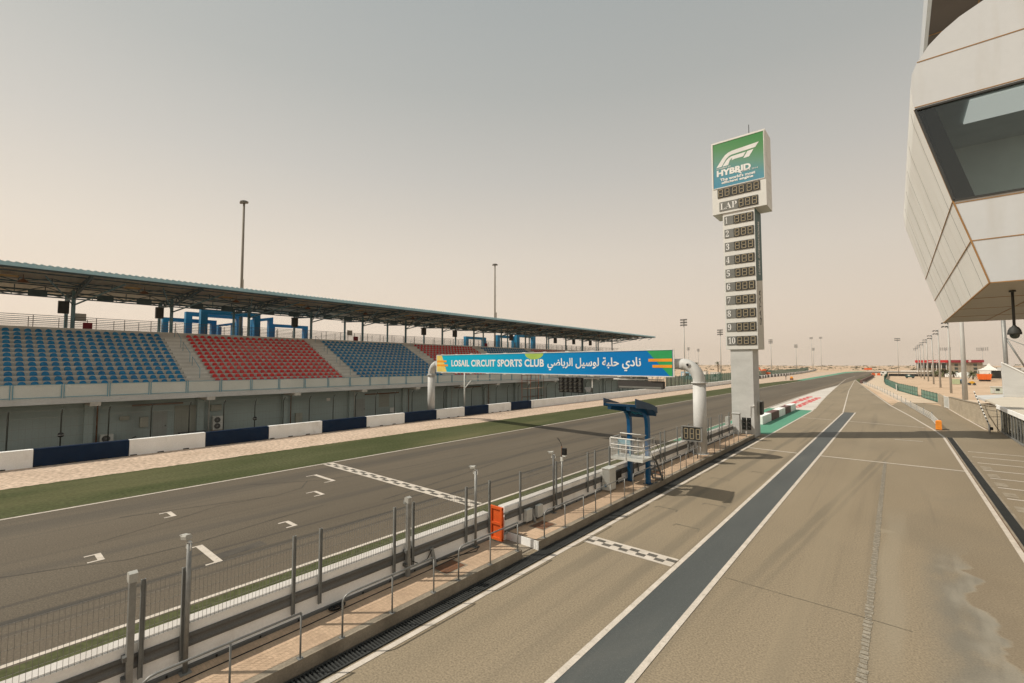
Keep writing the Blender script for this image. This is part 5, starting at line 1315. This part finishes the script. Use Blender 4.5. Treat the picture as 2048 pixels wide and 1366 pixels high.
g=MB(); g.prism([(9.15,2.36),(9.15,6.2),(18,-1+.0),(18,2.36)] and [(9.2,2.36),(9.2,6.15),(9.5,6.15),(14.5,2.0+.4),(14.5,2.36)],'y',75,75.6); g.build('concrete',m_concg,t,bevel=.1)
g=MB(); g.bar((9.2,75.3,6.2),(14.5,75.3,2.45),.8,.1); g.build('coping',m_concw,t)
# column with cables above the ramp wall
t=thing('steel_column','pale steel column with a brace rising behind the sloping concrete wall','column',(11.5,88,2))
g=MB(); g.tube([(11.2,88,1),(11.1,88,13)],.22,10); g.build('shaft',m_galv,t)
g=MB(); g.tube([(11.25,88,9.5),(13,88,5.2)],.1,8); g.tube([(11.25,88,9.5),(16,88,6.6)],.06,6); g.build('brace',m_galv,t)
t=thing('upper_pavilion','pale flat roofed pavilion behind the sloping concrete wall at the right edge','building',(16,90,0))
g=MB(); g.box(12.4,26,90,98,0,5.2); g.build('wall',m_cream,t)
g=MB(); g.box(11.6,26.5,89,99,5.2,5.55); g.build('roof',m_concg,t)
g=MB(); g.box(12.6,14.2,89.9,89.99,3.2,4.6); g.build('window',m_dkglass,t)
# boom barrier
t=thing('boom_barrier','black and white striped boom raised beside the block wall','boom barrier',(6.1,57.6,0))
g=MB(); g.tube([(6.1,57.6,0),(6.1,57.6,.75)],.07,8); g.build('post',m_white2,t)
g=MB(); A_=Vector((6.1,57.55,.65)); B_=Vector((5.62,61.6,3.45))
for i in range(22): g.bar(A_.lerp(B_,i/22),A_.lerp(B_,(i+1)/22),.07,.07,i%2)
g.build('boom_arm',[m_blk,m_white2],t)
g=MB(); g.box(6.12,6.3,57.3,57.6,.3,.55); g.build('counterweight',m_blk,t)
t=thing('mirror_post','thin dark post with a round mirror arm at the corner of the glass front','post',(6.7,58.9,0))
g=MB(); g.tube([(6.75,58.9,0),(6.75,58.9,2.0)],.025,6); g.tube([(6.75,58.9,1.85),(6.0,59.6,1.95)],.02,6)
for i in range(4): g.bar((6.65,58.8,.25+i*.45),(6.9,58.8,.25+i*.45),.02)
g.build('frame',m_dkgrey,t)
g=MB(); g.tube([(5.9+.12*math.cos(a),59.7,1.98+.09*math.sin(a)) for a in [i*.524 for i in range(13)]],.015,5,caps=False); g.build('ring',m_dkgrey,t)

# ================================================================== CONTROL TOWER over the pit lane
CY0,CY1=16.0,30.0
prof=[(1.83,8.0),(1.55,9.09),(1.26,10.17),(.61,12.8),(.57,13.13),(.55,13.46),(.59,13.8),(.70,14.07),(.94,14.43),(1.2,14.68),(1.54,14.92),(1.99,15.13),(2.6,15.32),(4,15.55),(12,15.6),(12,8.0)]
t=thing('control_tower','cream panelled control tower box overhanging the pit lane at the top right','building',(6,22,8))
def pin(i,d): # profile point pushed inwards
    return prof[i]
# shell: left skin, top skin, back, underside; front panels with a window opening
g=MB(); n=len(prof)
for i in (0,1,2): g.quad((prof[i][0],CY0,prof[i][1]),(prof[i][0],CY1,prof[i][1]),(prof[i+1][0],CY1,prof[i+1][1]),(prof[i+1][0],CY0,prof[i+1][1]),0)
for i in range(3,14): g.quad((prof[i][0],CY0,prof[i][1]),(prof[i][0],CY1,prof[i][1]),(prof[i+1][0],CY1,prof[i+1][1]),(prof[i+1][0],CY0,prof[i+1][1]),0)
g.poly([(x,CY1,z) for x,z in prof],0)
g.build('side_cladding',m_panels,t)
g=MB(); g.quad((1.83,CY0,8.0),(12,CY0,8.0),(12,CY1,8.0),(1.83,CY1,8.0)); g.build('underside',m_soff,t)
g=MB()
fz_=lambda z: None
low=[(1.83,8.0),(12,8.0),(12,10.17),(1.26,10.17),(1.55,9.09)]
g.poly([(x,CY0,z) for x,z in low]); up_=[(.61,12.8),(12,12.8),(12,15.6),(4,15.55),(2.6,15.32),(1.99,15.13),(1.54,14.92),(1.2,14.68),(.94,14.43),(.70,14.07),(.59,13.8),(.55,13.46),(.57,13.13)]
g.poly([(x,CY0,z) for x,z in up_]); g.build('front_cladding',m_panelw,t)
g=MB(); g.poly([(.63,CY0+.03,12.79),(12,CY0+.03,12.79),(12,CY0+.03,10.18),(1.27,CY0+.03,10.18)]); wnd=g.build('window',m_glass,t)
g=MB(); g.bar((.62,CY0,12.79),(12,CY0,12.79),.06,.05); g.bar((1.27,CY0,10.18),(12,CY0,10.18),.06,.05); g.bar((.62,CY0,12.79),(1.27,CY0,10.18),.06,.05); g.build('window_frame',m_dkgrey,wnd)
# room behind the window
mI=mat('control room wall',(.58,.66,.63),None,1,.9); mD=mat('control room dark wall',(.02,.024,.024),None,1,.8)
g=MB()
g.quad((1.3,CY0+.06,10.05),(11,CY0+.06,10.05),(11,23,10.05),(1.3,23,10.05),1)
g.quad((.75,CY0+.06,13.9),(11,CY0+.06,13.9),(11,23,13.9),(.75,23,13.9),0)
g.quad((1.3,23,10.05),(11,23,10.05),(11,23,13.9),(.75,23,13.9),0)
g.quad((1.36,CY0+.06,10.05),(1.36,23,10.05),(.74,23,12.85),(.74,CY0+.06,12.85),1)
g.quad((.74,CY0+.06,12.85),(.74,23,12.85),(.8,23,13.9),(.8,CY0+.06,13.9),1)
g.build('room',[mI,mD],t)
mL=bpy.data.materials.new('ceiling and fill light'); mL.use_nodes=True; b_=mL.node_tree.nodes['Principled BSDF']; b_.inputs['Base Color'].default_value=(.7,.7,.66,1); b_.inputs['Emission Color'].default_value=(1,.97,.92,1); b_.inputs['Emission Strength'].default_value=.5
g=MB(); g.box(1.95,10,18.9,20.6,13.84,13.895); g.build('ceiling_and_fill_light',mL,t)
g=MB(); g.box(4.5,10,16.6,18.4,13.84,13.895); mL_fill=mL.copy(); mL_fill.node_tree.nodes['Principled BSDF'].inputs['Emission Strength'].default_value=5; g.build('ceiling_and_fill_light',mL_fill,t)  # second panel is an added emitter out of view, brightening the room
g=MB(); g.prism([(.70,12.76),(1.02,12.76),(1.68,10.2),(1.32,10.2)],'y',16.12,16.3); g.build('blind',m_blk,t)
# seams
g=MB()
def fs(a,b,w=.022): g.bar((a[0],CY0-.004,a[1]),(b[0],CY0-.004,b[1]),.012,w)
fs((.70,14.07),(12,14.05)); fs((1.55,9.09),(12,9.09)); fs((.61,12.86),(12,12.86),.02); fs((1.3,10.1),(12,10.1),.02)
for i in range(3): g.bar((prof[i][0]-.005,CY0,prof[i][1]),(prof[i+1][0]-.005,CY0,prof[i+1][1]),.03)
for i in (1,2): g.bar((prof[i][0]-.006,CY0,prof[i][1]),(prof[i][0]-.006,CY1,prof[i][1]),.02)
g.bar((1.83,CY0,8.0),(1.83,CY1,8.0),.03); g.bar((1.83,CY0,8.0),(12,CY0,8.0),.025)
for y in (19.5,23,26.5): g.bar((1.83,y,7.995),(12,y,7.995),.012)
g.bar((3.2,CY0,7.995),(3.2,CY1,7.995),.02)
g.build('seam',m_seam,t)
g=MB()
for y in (17.0,19.5,22,24.6,27.3):
    g=MB()
    for i in range(4): g.bar((prof[i][0]-.003,y,prof[i][1]),(prof[i+1][0]-.003,y,prof[i+1][1]),.008)
    g.build('panel_joint',m_galv,t)

g=MB(); g.box(9,14,CY0+1,CY1-1,0,8.0); g.box(9,16,CY0+2,CY1+2,15.7,18.5); g.build('support_core',m_concg,t)
# upper roof overhang
g=MB(); g.box(1.36,18,19,44,18.5,18.55); g.build('roof_soffit',m_brown,t)
g=MB(); g.prism([(1.25,18.9),(18,18.9),(18,19.0),(1.36,19.0),(1.36,44),(1.25,44)],'z',18.45,19.6); g.build('roof_fascia',m_panelw,t)
g=MB()
for x in (2.6,4.2): g.bar((x,19,18.495),(x,44,18.495),.03)
for y in (23,27,31,35): g.bar((1.36,y,18.495),(18,y,18.495),.03)
g.build('soffit_seam',m_seam,t)
t=thing('dome_camera','black dome camera hanging on a rod under the control tower','camera',(2.46,18,7.9))
g=MB(); g.tube([(2.47,18,7.99),(2.47,18,7.02)],.03,10); g.tube([(2.47,18,7.99),(2.47,18,7.95)],.07,10); g.build('rod',m_dkgrey,t)
g=MB(); g.lathe([(.03,.18),(.05,.14),(.09,.11),(.125,.04),(.14,-.04),(.14,-.075),(.1,-.08)],(2.47,18,6.88),20); g.build('housing',m_dkgrey,t)
g=MB(); g.lathe([(.098,-.075),(.095,-.12),(.07,-.165),(.035,-.185),(0,-.19)],(2.47,18,6.88),20); g.build('dome',m_dkglass,t)

# ================================================================== FAR RIGHT FIELD
t=thing('red_roofed_building','low grey pavilion with a long bright red roof band beyond the sand','building',(20,335,0))
g=MB(); g.box(20.9,33.8,331,345,0,7.05); g.box(9,20.8,334,346,0,4.0); g.build('wall',m_conc,t)
g=MB(); g.box(8.5,20.9,330,347,7.05,8.35); g.build('red_band',m_red,t)
g=MB(); g.box(20.95,34.3,330,347,7.05,8.35); g.build('shaded_red_band',m_dred,t)  # same red band, with the shade on this side put into its colour
text('ooredoo','lettering',frameM((13.5,329.97,7.35),(1,0,0),(0,0,1)),3.0,.75,m_txt,t,.02,.03)
for x in (16.9,29.2): 
    g=MB(); g.tube([(x,329.99,7.7),(x,329.95,7.7)],.5,16); g.tube([(x,329.949,7.7),(x,329.93,7.7)],.26,12,1); g.build('round_logo',[m_txt,m_red],t)
for x in (23.5,26.2,30.5):
    for z in (1.5,3.3,5.2):
        g=MB(); g.box(x,x+1.3,330.95,331-.002,z,z+1.2); g.build('window',m_dkglass,t)
g=MB()
for i in range(7): g.tube([(9+i*1.9,331,0),(9+i*1.9,331,7.05)],.15,6)
g.build('colonnade',m_white2,t)
g=MB(); g.box(9,20.5,333.9,333.99,4.0,6.9); g.build('dark_infill',m_dkglass,t)  # dark sheet filling the open space behind the columns
g=MB(); g.box(2,16,318,319,2.2,2.9); g.box(2,16,318,319,0,1.2); tag(g.build('low_white_wall',m_tent),'low white trackside wall before the red roofed building','wall')
g=MB(); g.box(-3,16,309,310,0,1.2); tag(g.build('dark_tyre_row',m_blk),'dark row of tyres before the low white wall','tyre wall')
t=thing('peaked_tent','white pointed tent with dark open side beside the red roofed building','tent',(28.5,260,0))
g=MB(); cx,cy,b=28.5,262,3.1
rings=[(3.15,3.7),(2.2,4.15),(1.3,4.75),(.6,5.5),(.2,6.2),(.05,6.5)]
for (r0,z0),(r1,z1) in zip(rings,rings[1:]):
    for k in range(4):
        c0=[(1,1),(-1,1),(-1,-1),(1,-1)]; a,b_=c0[k],c0[(k+1)%4]
        g.quad((cx+a[0]*r0,cy+a[1]*r0,z0),(cx+b_[0]*r0,cy+b_[1]*r0,z0),(cx+b_[0]*r1,cy+b_[1]*r1,z1),(cx+a[0]*r1,cy+a[1]*r1,z1))
g.build('canopy',m_tent,t)
g=MB()
for a in (-3,3):
    for c in (-3,3): g.tube([(cx+a,cy+c,0),(cx+a,cy+c,3.7)],.07,6)
g.build('pole',m_white2,t)
g=MB(); g.box(cx-3,cx+.2,cy-3,cy-2.95,.9,3.7); g.build('side_wall',m_tent,t)
g=MB(); g.box(cx+.2,cx+3,cy-2.9,cy-2.85,.5,3.6); g.build('opening_shade',m_blk,t)  # black sheet standing in for the shade inside the tent
for (x,y,h,cr,l) in [(17.3,296,2.6,4.0,'broad palm in front of the red roofed building, left one'),(20.2,292,2.2,2.6,'shorter palm close behind the broad left one'),(23.8,262,2.4,3.0,'palm just left of the white pointed tent'),(27.0,250,1.8,2.4,'low palm in front of the white pointed tent'),(14.6,303,2.4,3.0,'palm partly hidden behind the broad one')]: palm(x,y,h,l,cr,34,'palms on the sand at the right')
t=thing('waste_skip','orange waste skip standing on the sand in front of the tent','skip',(24,235,0))
g=MB(); g.prism([(22.7,.6),(25.8,.6),(26.1,2.6),(22.4,2.6)],'y',233.5,236); 
for k in range(6): g.box(22.7+k*.6,22.8+k*.6,233.42,233.5,.7,2.5)
g.build('body',mat('skip orange',(.8,.16,.02),None,1,.6),t)
g=MB(); g.box(22.9,25.7,233.8,235.7,0,.6); g.build('underframe',m_dkgrey,t)
t=thing('water_tank','pale green tank with a blue drum on the sand','tank',(14,192,0))
g=MB(); g.box(13.0,14.6,191,193,.1,1.6); g.build('green_tank',mat('pale green plastic',(.42,.48,.30),None,1,.6),t)
g=MB(); g.lathe([(0,1.7),(.5,1.6),(.6,1.4),(.6,.2),(0,.2)],(15.3,192,0),12); g.build('blue_drum',mat('blue plastic',(.05,.16,.3),None,1,.5),t)
t=thing('yellow_roller','small yellow machine on the sand right of the large mast','machine',(16.8,188,0))
g=MB(); g.prism([(16.2,.4),(17.4,.4),(17.4,.9),(16.9,1.2),(16.3,.9)],'y',187.4,188.6); g.build('body',mat('machine yellow',(.7,.38,.03),None,1,.6),t)
g=MB(); g.tube([(16.3,187.3,.35),(16.3,188.7,.35)],.35,12); g.tube([(17.3,187.3,.35),(17.3,188.7,.35)],.35,12); g.build('wheel',m_dkgrey,t)
t=thing('pickup_truck','small dark vehicle parked on the sand beyond the long green fence','truck',(4.5,265,0))
g=MB(); g.prism([(3.0,.45),(6.2,.45),(6.2,1.0),(5.2,1.05),(4.8,1.65),(3.7,1.65),(3.2,1.0),(3.0,.95)],'y',264,265.8); g.build('body',mat('teal car paint',(.04,.10,.10),None,1,.4),t)
for x in (3.6,5.6):
    g=MB(); g.tube([(x,263.9,.4),(x,264.2,.4)],.4,12); g.build('wheel',m_blk,t)
g=MB(); g.box(3.9,4.6,263.97,263.99,1.1,1.55); g.build('window',m_tent,t)
cabin(15.8,137,1.6,1.2,1.3,mat('pale hut paint',(.55,.6,.52),None,1,.7),'small pale hut on the sand behind the boom barrier','hut')
for (x,y,l) in [(21,305,'white dome tent left of the large mast'),(24.6,300,'white dome tent right of the large mast')]:
    g=MB(); g.lathe([(3.2,0),(3.1,.8),(2.5,1.7),(1.3,2.4),(0,2.6)],(x,y,0),16); tag(g.build('dome_tent',m_tent),l,'tent','white dome tents')
for (x,y,l) in [(-9.6,322,'orange barrier left of a pair at the end of the sand shoulder'),(-7.2,322,'orange barrier right of a pair at the end of the sand shoulder')]:
    g=MB(); g.prism([(x-.9,0),(x+.9,0),(x+.6,1.3),(x-.6,1.3)],'y',y,y+.6); tag(g.build('plastic_barrier',m_orange),l,'barrier','orange barriers at the sand shoulder')
t=thing('parked_van','white van parked at the end of the long green fence','van',(-5,315,0))
g=MB(); g.prism([(-6.4,.5),(-3.8,.5),(-3.8,2.2),(-5.8,2.3),(-6.4,1.4)],'y',314,316); g.build('body',m_tent,t)
for x in (-5.9,-4.3):
    g=MB(); g.tube([(x,313.9,.45),(x,314.2,.45)],.42,12); g.build('wheel',m_blk,t)
g=MB(); g.box(-5.8,-4.9,313.97,313.99,1.4,2.0); g.build('window',m_dkglass,t)

# scrub far away (nobody could count it)
g=MB()
for i in range(1500):
    a=rad(random.uniform(-50,42)); r=random.uniform(430,1250); fx=math.sin(a); fy=math.cos(a)
    x,y=r*fx,r*fy
    if -60<x<60 and y<560: continue
    z=gh(x,y); s=random.uniform(.5,1.6)*(1+r/900)
    for k in range(5):
        b=random.random()*6.28; q=Vector((x+math.cos(b)*s,y+math.sin(b)*s,z+s*.25)); u=Vector((random.uniform(-1,1),random.uniform(-1,1),random.uniform(.2,.9)))*s*.6; w=Vector((random.uniform(-1,1),random.uniform(-1,1),.1))*s*.8
        g.add([q-w,q+w,q+u],[(0,1,2)])
g.build('scrub',m_scrub,None,kind='stuff')

# ================================================================== dusty air
g=MB(); g.box(-1650,1650,-1650,1650,-12,60)
hz=g.build('haze',[],None,kind='stuff')
hm=bpy.data.materials.new('dusty air'); hm.use_nodes=True; n_=hm.node_tree; n_.nodes.clear()
pv=n_.nodes.new('ShaderNodeVolumePrincipled'); pv.inputs['Color'].default_value=(.93,.82,.68,1); pv.inputs['Density'].default_value=.00022; pv.inputs['Anisotropy'].default_value=.2
oo=n_.nodes.new('ShaderNodeOutputMaterial'); n_.links.new(pv.outputs[0],oo.inputs['Volume']); hz.data.materials.append(hm)
